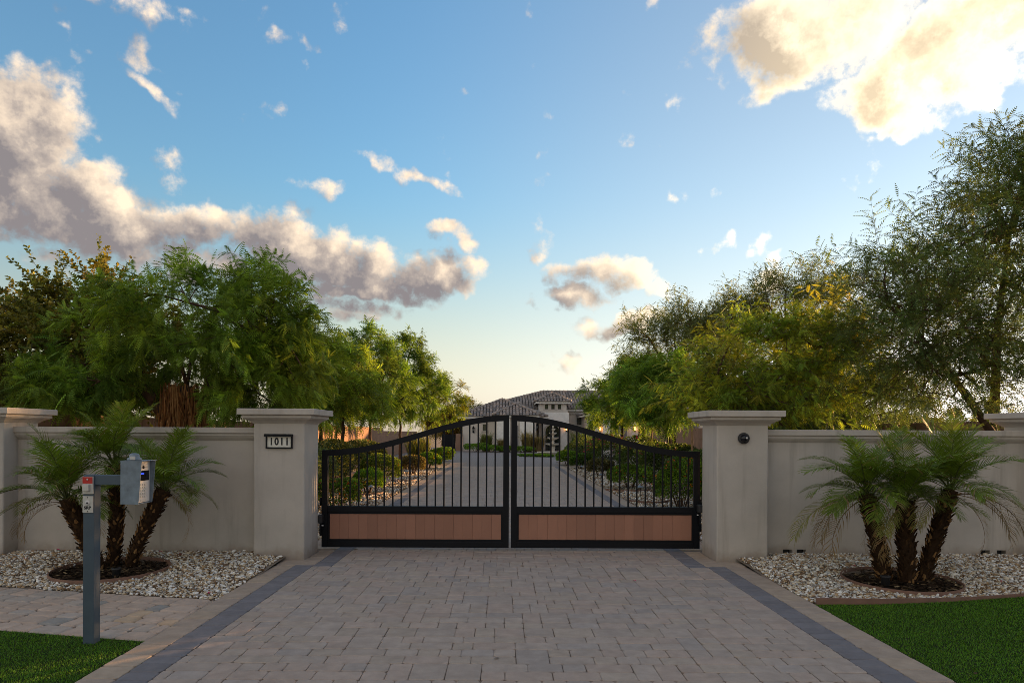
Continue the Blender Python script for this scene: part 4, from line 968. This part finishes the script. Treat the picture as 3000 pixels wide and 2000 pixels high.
# ------------------------------------------------------------------ shrubs behind the gate
def shrub(name, label, px, depth, w, h, pal, seed, n=2600, size=.05, flowers=None, group=None, x=None, lumps=9, cat='shrub', d=None, ring=False):
    rng = np.random.default_rng(seed); bx = P(px, 1300, depth).x if x is None else x; t = thing(name, label, cat, (bx, depth, 0), group)
    w *= 1.15; h *= 1.02; size *= 1.15; n = int(n*1.6)
    if flowers: flowers = (flowers[0], int(flowers[1]*1.3), flowers[2]*1.25)
    rx, ry = w/2, (d or w*.9)/2; O = []; D = []; C = []; pal = np.array(pal)
    L = rng.normal(size=(lumps, 3)); L[:, 2] = np.abs(L[:, 2]); L /= np.linalg.norm(L, axis=1, keepdims=True); amp = rng.uniform(.06, .22, lumps)
    u = rng.normal(size=(n, 3)); u /= np.linalg.norm(u, axis=1, keepdims=True); u[:, 2] = np.where(u[:, 2] < -.35, -u[:, 2], u[:, 2])
    dot = np.clip(u@L.T, 0, 1)**8; rr = (.80+(dot*amp).sum(1))*(1-.32*rng.random(n)**2.2)
    p = u*rr[:, None]*np.array([rx, ry, h*.56]); p[:, 2] += h*.46; p[:, 2] = np.maximum(p[:, 2], .02)
    dd = u+rng.normal(0, .7, (n, 3)); dd[:, 2] += .25
    li = dot.argmax(1); tone = rng.uniform(.7, 1.3, lumps)[li][:, None]; col = pal[rng.integers(0, len(pal), n)]*tone*rng.uniform(.7, 1.3, (n, 1))
    tag(link('foliage', leaves_mesh('foliage', p, dd, size*rng.uniform(.6, 1.3, n), col, 'round', rng), t, M_leaf), kind='stuff')
    st = MB()
    for k in range(9):
        a = rng.uniform(0, 6.28); q = Vector((bx+math.cos(a)*rx*.6, depth+math.sin(a)*ry*.6, h*rng.uniform(.5, .8))); st.tube([(bx+math.cos(a)*.05, depth+math.sin(a)*.05, -.03), Vector((bx, depth, h*.25)).lerp(q, .5), q], [.012, .009, .004], 5, caps=False)
    st.build('stem', M_bark, t, fix=False)
    if flowers:
        fc, nf, fs = flowers; front = np.where((rr > np.quantile(rr, .55)) & (u[:, 2] > -.1))[0]; i = rng.choice(front, nf, replace=False); fp = p[i]*1.04; fp[:, 2] = p[i][:, 2]+.01; k = 5
        Of = np.repeat(fp, k, 0)+rng.normal(0, fs*.35, (nf*k, 3)); Df = rng.normal(size=(nf*k, 3))+np.repeat(u[i], k, 0)*.5; cc = np.array(fc)[rng.integers(0, len(fc), nf)]
        tag(link('flowers', leaves_mesh('flowers', Of, Df, np.full(nf*k, fs), np.repeat(cc, k, 0)*rng.uniform(.8, 1.2, (nf*k, 1)), 'round', rng), t, M_flower), kind='stuff')
    return t
GRN, DGRN, HEDGE, BRN = [(.075, .135, .018), (.10, .16, .02), (.055, .11, .02)], [(.04, .09, .018), (.055, .11, .022)], [(.065, .08, .035), (.045, .065, .028), (.10, .11, .055)], [(.13, .095, .06), (.10, .085, .05), (.08, .08, .035)]
ORA, YEL, MAG = [(.75, .12, .02), (.80, .22, .02)], [(.85, .48, .03), (.80, .40, .02)], [(.55, .02, .14), (.62, .03, .17), (.45, .02, .10)]
SL, SR = 'low shrubs left of the drive', 'low shrubs right of the drive'
shrub('lantana_shrub', 'straggly orange-flowered shrub at the left end of the gate', 985, 13.2, 1.0, .62, GRN+[(.10, .08, .04)], 201, 2600, .045, (ORA, 26, .03), SL)
shrub('lantana_shrub', 'bright green yellow-flowered shrub behind the left gate leaf', 1078, 16.8, .80, .62, GRN, 202, 2600, .048, (YEL, 16, .035), SL)
shrub('lantana_shrub', 'large olive green shrub behind the yellow-flowered one', 1118, 19.6, 1.20, .80, [(.05, .085, .02), (.06, .08, .02)], 203, 3200, .05, (ORA, 8, .03), SL)
shrub('brown_shrub', 'brown twiggy rounded shrub left of the drive', 1209, 24.8, .95, .62, BRN, 204, 2600, .05, None, SL)
shrub('lantana_shrub', 'dark green yellow-dotted shrub left of the drive past the brown one', 1252, 28.2, 1.15, .68, DGRN+GRN, 205, 2400, .06, (YEL, 10, .04), SL)
shrub('lantana_shrub', 'green shrub at the far left end of the drive', 1288, 33.0, 1.25, .72, GRN, 206, 2200, .07, (YEL, 8, .05), SL)
for i, (z, xx, hh, lab, nf) in enumerate([(12.4, -4.5, 1.22, 'glossy hedge shrub right behind the house number pillar', 7), (14.2, -4.8, 1.20, 'second glossy hedge shrub of the left row with magenta flowers', 9), (16.2, -4.95, 1.18, 'third glossy hedge shrub of the left row', 4), (18.4, -5.0, 1.15, 'fourth glossy hedge shrub of the left row', 3), (21, -4.95, 1.15, 'fifth glossy hedge shrub of the left row', 3), (24.2, -4.9, 1.15, 'last glossy hedge shrub of the left row', 2)]):
    shrub('hedge_shrub', lab, 0, z, 1.75, hh, HEDGE, 220+i, 4200, .06, (MAG, nf, .035), 'hedge shrubs left of the drive', x=xx, d=2.2, lumps=16)
shrub('lantana_shrub', 'big orange-flowered shrub at the right end of the gate', 1996, 13.6, 1.12, .88, GRN+[(.06, .09, .02)], 231, 3600, .045, (ORA, 46, .028), SR)
shrub('lantana_shrub', 'wide orange-dotted shrub behind the right gate leaf', 1846, 18.6, 1.25, .68, GRN+[(.07, .09, .02)], 232, 3200, .05, (ORA, 16, .03), SR)
shrub('brown_shrub', 'grey-brown twiggy shrub right of the drive', 1757, 24.3, .95, .58, [(.085, .075, .04), (.06, .065, .035)], 233, 2600, .05, None, SR)
shrub('lantana_shrub', 'dark green shrub right of the drive past the brown one', 1700, 28.8, .95, .62, DGRN+[(.05, .075, .02)], 234, 2400, .06, (YEL, 4, .04), SR)
shrub('lantana_shrub', 'yellow-flowered shrub at the far right end of the drive', 1662, 32.5, 1.1, .66, GRN, 235, 2200, .07, (YEL, 18, .05), SR)
for i, (z, xx, hh, lab, nf) in enumerate([(12.3, 4.75, 1.28, 'bougainvillea right behind the camera pillar', 9), (14.6, 5.05, 1.12, 'second bougainvillea of the right row with magenta sprays', 16), (17.4, 5.1, 1.12, 'third bougainvillea of the right row', 6), (20.5, 5.05, 1.15, 'fourth bougainvillea of the right row', 7), (24.3, 4.95, 1.15, 'fifth bougainvillea of the right row', 8), (29, 4.5, 1.25, 'bougainvillea covered in magenta flowers near the house', 60), (34, 4.0, 1.2, 'dark rounded shrub right of the fountain', 0)]):
    shrub('bougainvillea_shrub', lab, 0, z, 1.75, hh, [(.045, .07, .022), (.035, .055, .02), (.06, .085, .03)], 240+i, 4000, .06, (MAG, nf, .045) if nf else None, 'bougainvillea row right of the drive', x=xx, d=2.3, lumps=16)

# low path lights
def path_light(px, depth, label):
    b = P(px, 1300, depth); t = thing('path_light', label, 'garden light', (b.x, depth, 0), 'small path lights')
    MB().tube([(b.x, depth, -.03), (b.x, depth, .235)], .010, 8).build('stem', M_dark, t)
    MB().lathe([(.085, .222), (.085, .228), (.055, .250), (.020, .268), (.006, .272)], (b.x, depth, 0), 18).build('hat', M_hood, t)
for px, dp, lab in [(1087, 16.2, 'path light in front of the yellow-flowered shrub'), (1190, 22.6, 'path light in front of the left brown shrub'), (1705, 26.2, 'farthest path light right of the drive'), (1763, 21.2, 'middle path light right of the drive'), (1876, 16.4, 'nearest path light right of the drive')]: path_light(px, dp, lab)
# brown edging arcs round the shrubs
def arc(px, depth, r, label):
    b = P(px, 1300, depth); m = MB(); vs = []; fs = []; N = 20
    for k in range(N+1):
        a = math.pi+math.pi*k/N
        for rr, h in ((r, -.03), (r, .05), (r+.015, .05), (r+.015, -.03)): vs.append((b.x+rr*math.cos(a), depth+rr*math.sin(a), h))
    for k in range(N):
        for j in range(4): fs.append((k*4+j, k*4+(j+1) % 4, (k+1)*4+(j+1) % 4, (k+1)*4+j))
    m.add(vs, fs); tag(m.build('edging_arc', M_edge), label, 'edging', 'edging arcs at the shrubs')
arc(1063, 16.9, .52, 'edging arc at the yellow-flowered shrub'); arc(1182, 21.4, .40, 'edging arc beside the left middle path light'); arc(1900, 15.2, .42, 'edging arc left of the big orange-flowered shrub'); arc(1840, 18.3, .60, 'edging arc at the wide orange-dotted shrub')

# landscape uplights in the palm rings and fallen petals
def uplight(x, y, label):
    t = thing('uplight', label, 'garden light', (x, y, 0), 'uplights in the palm rings')
    MB().lathe([(.040, -.03), (.040, .075), (.046, .078), (.046, .095), (.036, .097)], (x, y, .02), 18).build('housing', M_dark, t)
    MB().lathe([(.034, .1), (.030, .1015)], (x, y, .02), 18).build('lens', M_screen, t)
uplight(-3.965, 7.02, 'small dark uplight in the left palm ring'); uplight(3.82, 6.80, 'small dark uplight in the right palm ring')
pr = random.Random(8)
def petal(x, y, z, lab):
    m = MB()
    for k in range(3):
        a = 2.1*k+pr.random(); e = Vector((math.cos(a), math.sin(a), .45)); s = Vector((-math.sin(a), math.cos(a), .1)); c = Vector((x, y, z))
        m.add([c, c+e*.012+s*.009, c+e*.026, c+e*.012-s*.009], [(0, 1, 2), (0, 2, 3)], MAG[k % 3])
    tag(m.build('petal', M_flower, fix=False), lab, 'petal', 'fallen magenta petals')
petal(1.36, 7.02, .004, 'single magenta petal on the driveway pavers')
for (px, py, lab) in [(170, 1621, 'magenta petal on the gravel left of the intercom post'), (515, 1612, 'magenta petal on the gravel near the wall, left of the pillar'), (470, 1627, 'pair of magenta petals beside the leaning palm'), (530, 1634, 'magenta petal on the gravel below the pillar'), (612, 1733, 'magenta petal at the corner of gravel and driveway'), (75, 1646, 'magenta petal at the far left of the gravel'), (2500, 1665, 'magenta petal on the right gravel by the ring'), (2930, 1703, 'magenta petal on the far right gravel')]:
    d = 3040/(py-(px-1472)*ROLL-1267)*.985; q = P(px, py, d); petal(q.x, d, float(bed_h(np.array([[q.x, d]]))[0])+.022, lab)

def fallen_leaf(px, py, label, col=(.20, .09, .04)):
    d = 3040/(py-(px-1472)*ROLL-1267); q = P(px, py, d); a = pr.uniform(0, 6.28); e = Vector((math.cos(a), math.sin(a), .12))*.03; s = Vector((-math.sin(a), math.cos(a), .35))*.013; c = Vector((q.x, d, .006 if abs(q.x) < 2.8 else .014)); m = MB()
    m.add([c-e, c-s*.9+Vector((0, 0, .004)), c+e, c+s, c], [(0, 1, 4), (1, 2, 4), (2, 3, 4), (3, 0, 4)], col); tag(m.build('fallen_leaf', M_flower, fix=False), label, 'leaf', 'fallen dry leaves')
fallen_leaf(1468, 1653, 'dry brown leaf left of the gate middle on the pavers'); fallen_leaf(1530, 1658, 'dry tan leaf right of the gate middle on the pavers', (.30, .17, .08)); fallen_leaf(2857, 1977, 'dry brown leaf on the right turf corner', (.13, .06, .03)); fallen_leaf(2765, 1775, 'small dry leaf on the right turf near the edging', (.28, .2, .1)); fallen_leaf(1455, 1928, 'small dark leaf speck on the near pavers', (.08, .05, .03))

# ------------------------------------------------------------------ block walls along both sides of the plot
def block_wall(label, x, y0, y1, hs, face, n_parts):
    t = thing('block_wall', label, 'wall', (x, y0, 0), 'brown block walls at the sides')
    bl, bh, th = .40, .20, .15; bm = bmesh.new(); bmesh.ops.create_cube(bm, size=1); bmesh.ops.scale(bm, vec=(th, bl-.008, bh-.008), verts=bm.verts)
    bmesh.ops.bevel(bm, geom=bm.edges[:], offset=.006, segments=1, affect='EDGES'); me = bpy.data.meshes.new('block'); bm.to_mesh(me); bm.free(); me.materials.append(M_block)
    far = MB(); cells = []
    for k in range(int((y1-y0)/bl)):
        y = y0+(k+.5)*bl; rows = int(round(hs(y)/bh))
        for j in range(rows): cells.append((y+(bl/2 if j % 2 else 0), j*bh+bh/2, j))
    cells.sort(key=lambda c: c[0]-c[2]*.8)
    for i, (y, z, j) in enumerate(cells):
        if i < n_parts: link('block', me, t, None, loc=(0, y-y0, z))
        else: far.box(x-th/2, x+th/2, y-bl/2+.004, y+bl/2-.004, z-bh/2+.004, z+bh/2-.004)
    tag(far.build('block_courses', M_block, t, fix=False), kind='stuff')
    m = MB(); k = y0
    while k < y1: m.box(x-th/2+.008, x+th/2-.008, k, min(k+4, y1), -.05, hs(k+.1)-.008); k += 4
    m.build('mortar', M_block, t)
    return t
block_wall('brown block wall along the left side behind the trees', -7.25, 9.2, 57.2, lambda y: 1.8 if y < 41 else 1.6, 1, 280)
block_wall('brown block wall along the right side behind the trees', 10.0, 9.2, 57.2, lambda y: 1.8, -1, 200)

# ------------------------------------------------------------------ the house
house = thing('house', 'pale stucco house with grey tiled hip roofs at the end of the drive', 'house', (4, 60, 0))
HR = random.Random(3)
def house_walls(x0, x1, y0, y1, z1, m=None): return MB().box(x0, x1, y0, y1, -.05, z1).build('wall', m or M_house, house)
TCOL = [(.150, .130, .118), (.110, .100, .095), (.205, .165, .140), (.130, .118, .112), (.175, .150, .135)]
def tile_plane(mb, poly):
    """barrel tiles over a sloping plane; poly: eave left, eave right, then up round the plane"""
    p = [Vector(q) for q in poly]; u = (p[1]-p[0]).normalized(); n = u.cross((p[2]-p[0])).normalized(); v = n.cross(u)
    if n.z < 0: n = -n
    if v.z < 0: v = -v
    q2 = [((q-p[0]).dot(u), (q-p[0]).dot(v)) for q in p]; H = max(b for a, b in q2); W0 = min(a for a, b in q2); W1 = max(a for a, b in q2)
    def inside(a, b):
        s = 0
        for i in range(len(q2)):
            (x1, y1), (x2, y2) = q2[i], q2[(i+1) % len(q2)]
            c = (x2-x1)*(b-y1)-(y2-y1)*(a-x1); s += 1 if c >= -1e-9 else -1
        return abs(s) == len(q2)
    su, sv = .27, .36; j = 0; vv = .0
    while vv < H:
        a = W0+(su/2)
        while a < W1:
            if inside(a, min(vv+sv*.5, H*.999)):
                c = p[0]+u*a+v*vv; col = HR.choice(TCOL); k = HR.uniform(.85, 1.15); col = tuple(q*k for q in col); r0, r1 = .125, .105; l = sv*1.12; vs = []
                for f, rr, lift in ((-.06, r0, .045), (l, r1, .0)):
                    for i in range(5):
                        t = math.pi*i/4; vs.append(c+u*(math.cos(t)*rr)+n*(math.sin(t)*rr*.8+lift)+v*f)
                mb.add(vs, [(i, i+1, 6+i, 5+i) for i in range(4)]+[(0, 1, 2, 3, 4)], col, False)
            a += su
        vv += sv
def hip_roof(x0, x1, y0, y1, z, rise, oh=.45):
    x0 -= oh; x1 += oh; y0 -= oh; y1 += oh; w, d = x1-x0, y1-y0; rz = z+rise
    if w >= d: ra, rb = (x0+d/2, (y0+y1)/2, rz), (x1-d/2, (y0+y1)/2, rz)
    else: ra, rb = ((x0+x1)/2, y0+w/2, rz), ((x0+x1)/2, y1-w/2, rz)
    A, B, C, D = (x0, y0, z), (x1, y0, z), (x1, y1, z), (x0, y1, z)
    planes = [[A, B, rb, ra], [D, A, ra], [C, D, ra, rb], [B, C, rb]] if w >= d else [[A, B, ra], [D, A, ra, rb], [C, D, rb], [B, C, rb, ra]]
    m = MB()
    for pl in planes: m.add(pl, [tuple(range(len(pl)))])
    m.add([A, B, C, D], [(0, 3, 2, 1)]); roof = m.build('roof', M_tile_base, house)
    tb = MB()
    for pl in (planes[0], planes[1], planes[3]): tile_plane(tb, pl)
    def cap(a, b):
        a, b = Vector(a), Vector(b); nn = max(2, int((b-a).length/.4))
        for i in range(nn):
            s, e = a.lerp(b, i/nn), a.lerp(b, (i+1.1)/nn); tb.tube([s+Vector((0, 0, .10)), e+Vector((0, 0, .07))], [.12, .10], 6, caps=True, col=HR.choice(TCOL))
    cap(A, ra); cap(B, rb if w >= d else ra); cap(ra, rb)
    if w >= d: pass
    tag(tb.build('roof_tiles', M_tile, roof, fix=False), kind='stuff')
    f = MB(); th = .16
    f.box(x0+.06, x1-.06, y0+.06, y0+.12, z-th, z-.004); f.box(x0+.06, x0+.12, y0+.121, y1-.06, z-th, z-.004); f.box(x1-.12, x1-.06, y0+.121, y1-.06, z-th, z-.004)
    f.build('fascia', M_housew, house)
M_tile_base = mat('roof_underlay', (.07, .062, .058), .9, var=.1)
# main block, left wing, projecting bay, tower, right wing
house_walls(-.5, 25, 62, 74, 3.62); hip_roof(-2.0, 25, 62, 74, 3.66, 1.92)
house_walls(-3.35, 2.85, 57.3, 70, 2.80); hip_roof(-3.35, 3.3, 57.3, 70, 2.86, 1.55)
house_walls(-.45, 2.70, 55.6, 57.3, 2.86); hip_roof(-.45, 2.70, 55.6, 60.5, 2.92, .98, .35)
for a, b in ((-.46, .62), (1.42, 2.56)): MB().box(a, b, 55.45, 55.598, -.05, 2.70).build('stone_pier', M_housew, house)
house_walls(3.2, 5.62, 60.0, 64, 4.20); hip_roof(3.2, 5.62, 60.0, 63, 4.24, .78, .36)
MB().box(3.08, 5.74, 59.85, 59.998, 3.30, 3.46).build('band_course', M_trim, house)
house_walls(7.2, 16, 50, 62, 3.0); hip_roof(7.2, 16, 50, 62, 3.05, 1.6)
# stone entrance with the arched opening
ex0, ex1, ey, ez = 3.50, 5.80, 59.70, 3.30; dx, dw, dz = 4.37, .62, 1.62
m = MB(); n = 16; ar = [(dx-dw*math.cos(math.pi*i/n), dz+dw*math.sin(math.pi*i/n)) for i in range(n+1)]
m.prism([(ex0, -.05), (dx-dw, -.05), (dx-dw, dz), (ex0, dz)], ey, ey+.29); m.prism([(dx+dw, -.05), (ex1, -.05), (ex1, dz), (dx+dw, dz)], ey, ey+.29)
for i in range(n): m.prism([ar[i], ar[i+1], (ar[i+1][0], ez), (ar[i][0], ez)], ey, ey+.29)
m.prism([(ex0, dz), (dx-dw, dz), (dx-dw, ez), (ex0, ez)], ey, ey+.29); m.prism([(dx+dw, dz), (ex1, dz), (ex1, ez), (dx+dw, ez)], ey, ey+.29)
m.build('stone_entrance', M_housew, house)
m = MB()
for i in range(n):
    a0, a1 = math.pi*i/n, math.pi*(i+1)/n; r0, r1 = dw-.005, dw+.14
    m.prism([(dx-r0*math.cos(a0), dz+r0*math.sin(a0)), (dx-r0*math.cos(a1), dz+r0*math.sin(a1)), (dx-r1*math.cos(a1), dz+r1*math.sin(a1)), (dx-r1*math.cos(a0), dz+r1*math.sin(a0))], ey-.06, ey-.002)
m.box(dx-dw-.14, dx-dw+.005, ey-.06, ey-.002, -.02, dz-.001); m.box(dx+dw-.005, dx+dw+.14, ey-.06, ey-.002, -.02, dz-.001); m.build('arch_surround', M_trim, house)
door = MB().prism([(dx-dw, .0)]+[(x, z) for x, z in ar]+[(dx+dw, .0)], ey+.16, ey+.20).build('front_door', M_glass, house)
m = MB()
for x in (-.6, -.31, .0, .31, .6): h = dz+math.sqrt(max(0, dw*dw-x*x))-.02; m.box(dx+x-.03, dx+x+.03, ey+.10, ey+.158, 0, h)
for z in (.35, .75, 1.15, 1.55, 1.95): w_ = dw if z < dz else math.sqrt(max(0, dw*dw-(z-dz)**2)); m.box(dx-w_+.02, dx+w_-.02, ey+.105, ey+.155, z-.02, z+.02)
m.build('door_grille', M_black, door)
def window(x, z, w, h, y, arch=False):
    f = MB(); e = .09
    f.box(x-w/2-e, x-w/2, y-.05, y-.002, z, z+h); f.box(x+w/2, x+w/2+e, y-.05, y-.002, z, z+h); f.box(x-w/2-e, x+w/2+e, y-.05, y-.002, z+h, z+h+e); f.box(x-w/2-e-.03, x+w/2+e+.03, y-.08, y-.002, z-e, z)
    wd = f.build('window', M_trim, house)
    MB().box(x-w/2, x+w/2, y-.020, y-.003, z, z+h).build('pane', M_glass, wd)
    g_ = MB(); e = .035; g_.box(x-w/2, x-w/2+e, y-.032, y-.021, z, z+h); g_.box(x+w/2-e, x+w/2, y-.032, y-.021, z, z+h); g_.box(x-w/2+e, x+w/2-e, y-.0315, y-.0215, z, z+e); g_.box(x-w/2+e, x+w/2-e, y-.0315, y-.0215, z+h-e, z+h)
    g_.build('sash', M_black, wd)
for px in (1600.5, 1619.5, 1638.5): window((px-1472)*60/2000, 3.60, .29, .42, 60.0)
window(6.95, 2.30, .42, .60, 62.0); window(-1.45, 2.02-.35, .38, .55, 57.3)
m = MB(); x = 5.7
while x < 8.6: m.box(x, x+.12, 61.82, 61.998, 3.18, 3.30); x += .24
m.box(5.65, 9, 61.80, 61.999, 3.30, 3.40); m.build('dentil_course', M_trim, house)
m = MB(); x = 3.2
while x < 5.5: m.box(x+.05, x+.17, 59.80, 59.998, 4.02, 4.12); x += .40
m.build('eave_brackets', M_trim, house)
for (x, y, w, z1) in ((1.02, 55.598, .55, 2.12), (8.6, 49.998, 1.0, 2.3), (11.0, 49.998, 1.5, 2.3), (13.6, 49.998, 1.5, 2.3)):
    fr = MB(); fr.box(x-w/2-.12, x-w/2, y-.06, y, 0, z1); fr.box(x+w/2, x+w/2+.12, y-.06, y, 0, z1); fr.box(x-w/2-.12, x+w/2+.12, y-.06, y, z1, z1+.12); d_ = fr.build('doorway', M_trim, house)
    MB().box(x-w/2, x+w/2, y-.03, y-.002, 0, z1).build('door_panel', M_door, d_)
for x in (7.6, 9.8, 12.3): MB().box(x-.28, x+.28, 49.85, 49.999, -.05, 2.9).build('stone_pier', M_housew, house)
def lantern(px, py, Z, lit):
    q = P(px, py, Z); t = MB(); t.box(q.x-.05, q.x+.05, Z-.06, Z-.002, q.z-.1, q.z+.30); t.lathe([(.10, .26), (.12, .28), (.04, .40), (.01, .46)], (q.x, Z-.16, q.z), 10); t.lathe([(.03, -.14), (.09, -.06), (.09, -.04)], (q.x, Z-.16, q.z), 10)
    for k in range(4): a = math.pi/4+k*math.pi/2; t.tube([(q.x+.085*math.cos(a), Z-.16+.085*math.sin(a), q.z-.05), (q.x+.10*math.cos(a), Z-.16+.10*math.sin(a), q.z+.27)], .010, 4)
    o = t.build('wall_lantern', M_black, house); MB().lathe([(.06, -.03), (.075, .0), (.085, .24)], (q.x, Z-.16, q.z), 12).build('lantern_glass', M_lamp if lit else M_glass, o)
lantern(1387, 1263, 57.3, False); lantern(1574, 1254, 57.0, False); lantern(1659, 1259, 59.7, True); lantern(1757, 1260, 50, True); lantern(1858, 1259, 49.85, True); lantern(1925, 1266, 49.85, True)

# fence panel and gate left of the house
m = MB(); m.box(-3.9, -3.36, 57.0, 57.2, -.05, 1.42); w = m.build('side_wall', M_block); tag(w, 'short brown wall at the left corner of the house', 'wall')
t = thing('side_gate', 'black metal side gate left of the house', 'gate', (-4.5, 57.1, 0))
MB().box(-5.05, -3.92, 57.06, 57.10, .06, 1.38).build('gate_sheet', M_black, t)
for x in (-5.05, -3.98): MB().box(x, x+.06, 57.03, 57.13, -.03, 1.42).build('gate_post', M_black, t)

# ------------------------------------------------------------------ the fountain
fx, fy = 3.33, 45.0
t = thing('fountain', 'four-tiered pale stone fountain in front of the house door', 'fountain', (fx, fy, 0))
MB().lathe([(.98, -.03), (.98, .20), (1.05, .22), (1.05, .28), (.86, .28), (.84, .10)], (fx, fy, 0), 40).build('pool', M_stone, t)
MB().lathe([(.85, .19), (.01, .192)], (fx, fy, 0), 32).build('water', M_water, t)
MB().lathe([(.24, .10), (.24, .24), (.16, .30), (.12, .42), (.17, .56), (.10, .64), (.09, .72)], (fx, fy, 0), 20).build('pedestal', M_stone, t)
def tier(z, r, nxt, rn):
    MB().lathe([(r*.22, z-.06), (r*.6, z), (r*.92, z+.07), (r, z+.11), (r*.97, z+.13), (r*.85, z+.09), (r*.3, z+.06)], (fx, fy, 0), 36, fl=.035).build('bowl', M_stone, t)
    MB().lathe([(rn*1.2, z+.06), (rn*.8, z+.14), (rn*1.3, z+(nxt-z)*.5), (rn*.7, nxt-.10), (rn*.6, nxt-.03)], (fx, fy, 0), 16).build('baluster', M_stone, t)
tier(.70, .49, 1.10, .085); tier(1.10, .37, 1.42, .07); tier(1.42, .26, 1.68, .055); tier(1.68, .15, 1.86, .04)
MB().lathe([(.03, 1.83), (.055, 1.90), (.05, 1.96), (.025, 2.02), (.005, 2.08)], (fx, fy, 0), 14).build('finial', M_stone, t)

# grasses and shrubs in front of the house
def grass_clump(px, depth, w, h, label, pal, seed, n=420):
    rng = np.random.default_rng(seed); bx = P(px, 1300, depth).x; t = thing('ornamental_grass', label, 'grass clump', (bx, depth, 0), 'tall grasses at the house'); V = []; F = []; C = []; pal = np.array(pal)
    for i in range(n):
        a = rng.uniform(0, 6.28); r0 = rng.uniform(0, w*.18); le = h*rng.uniform(.55, 1.1); ou = w*.5*rng.uniform(.1, 1); p0 = np.array((math.cos(a)*r0, math.sin(a)*r0, 0)); o = np.array((math.cos(a), math.sin(a), 0))
        s = np.array((-math.sin(a+rng.normal()), math.cos(a), 0))*.012; p1 = p0+o*ou*.35+np.array((0, 0, le*.7)); p2 = p0+o*ou+np.array((0, 0, le*rng.uniform(.6, 1))); b = len(V); V += [p0-s, p0+s, p1+s, p1-s, p2]; F += [(b, b+1, b+2), (b, b+2, b+3), (b+3, b+2, b+4)]; C += [pal[rng.integers(len(pal))]*rng.uniform(.7, 1.2)]*5
    tag(link('blades', np_mesh('blades', np.array(V), np.array(F), np.array(C)), t, M_leaf), kind='stuff')
    MB().lathe([(w*.2, -.02), (w*.16, .08), (w*.08, .14)], (bx, depth, 0), 10).build('root_crown', M_thatch2, t)
M_thatch2 = mat('dry_grass_base', (.16, .12, .06), .95, var=.3, scale=20)
TG = [(.10, .13, .04), (.16, .14, .07), (.08, .11, .03)]; PG = [(.24, .18, .12), (.20, .16, .09), (.14, .13, .06)]
for i, (px, dp, w, h, lab, pl) in enumerate([(1424, 55.2, 1.7, 1.75, 'tall green grass clump at the left wing of the house', TG), (1470, 54.5, 1.3, 1.2, 'tan grass clump left of the house bay', PG), (1545, 54.2, 1.9, 1.9, 'tall pinkish grass clump in front of the house bay', PG), (1578, 54.6, 1.6, 1.5, 'tan grass clump left of the fountain', PG), (1225, 33.6, 2.0, 1.6, 'fountain grass clump behind the left shrubs', TG), (1700, 47, 2.2, 1.9, 'bright green grass clump right of the fountain', TG), (1742, 44, 2.2, 1.8, 'bright green grass clump behind the bougainvillea', TG)]): grass_clump(px, dp, w, h, lab, pl, 300+i, 600)
for i, (px, dp, w, h, lab) in enumerate([(1392, 54.0, 1.8, .62, 'low green border shrub at the left of the house front'), (1440, 53.6, 1.8, .5, 'low green border shrub before the tall green grass'), (1487, 53.4, 1.8, .45, 'low green border shrub behind the gate middle'), (1530, 53.2, 1.8, .45, 'low green border shrub before the pinkish grass'), (1562, 43.9, 1.6, .13, 'flat green ground cover left of the fountain pool'), (1592, 43.5, 1.1, .12, 'flat green ground cover in front of the fountain pool'), (1735, 46.5, 2.2, 1.25, 'rounded green shrub behind the magenta bougainvillea')]):
    shrub('border_shrub', lab, px, dp, w, h, GRN, 320+i, 1500, .075, None, 'shrubs at the house')
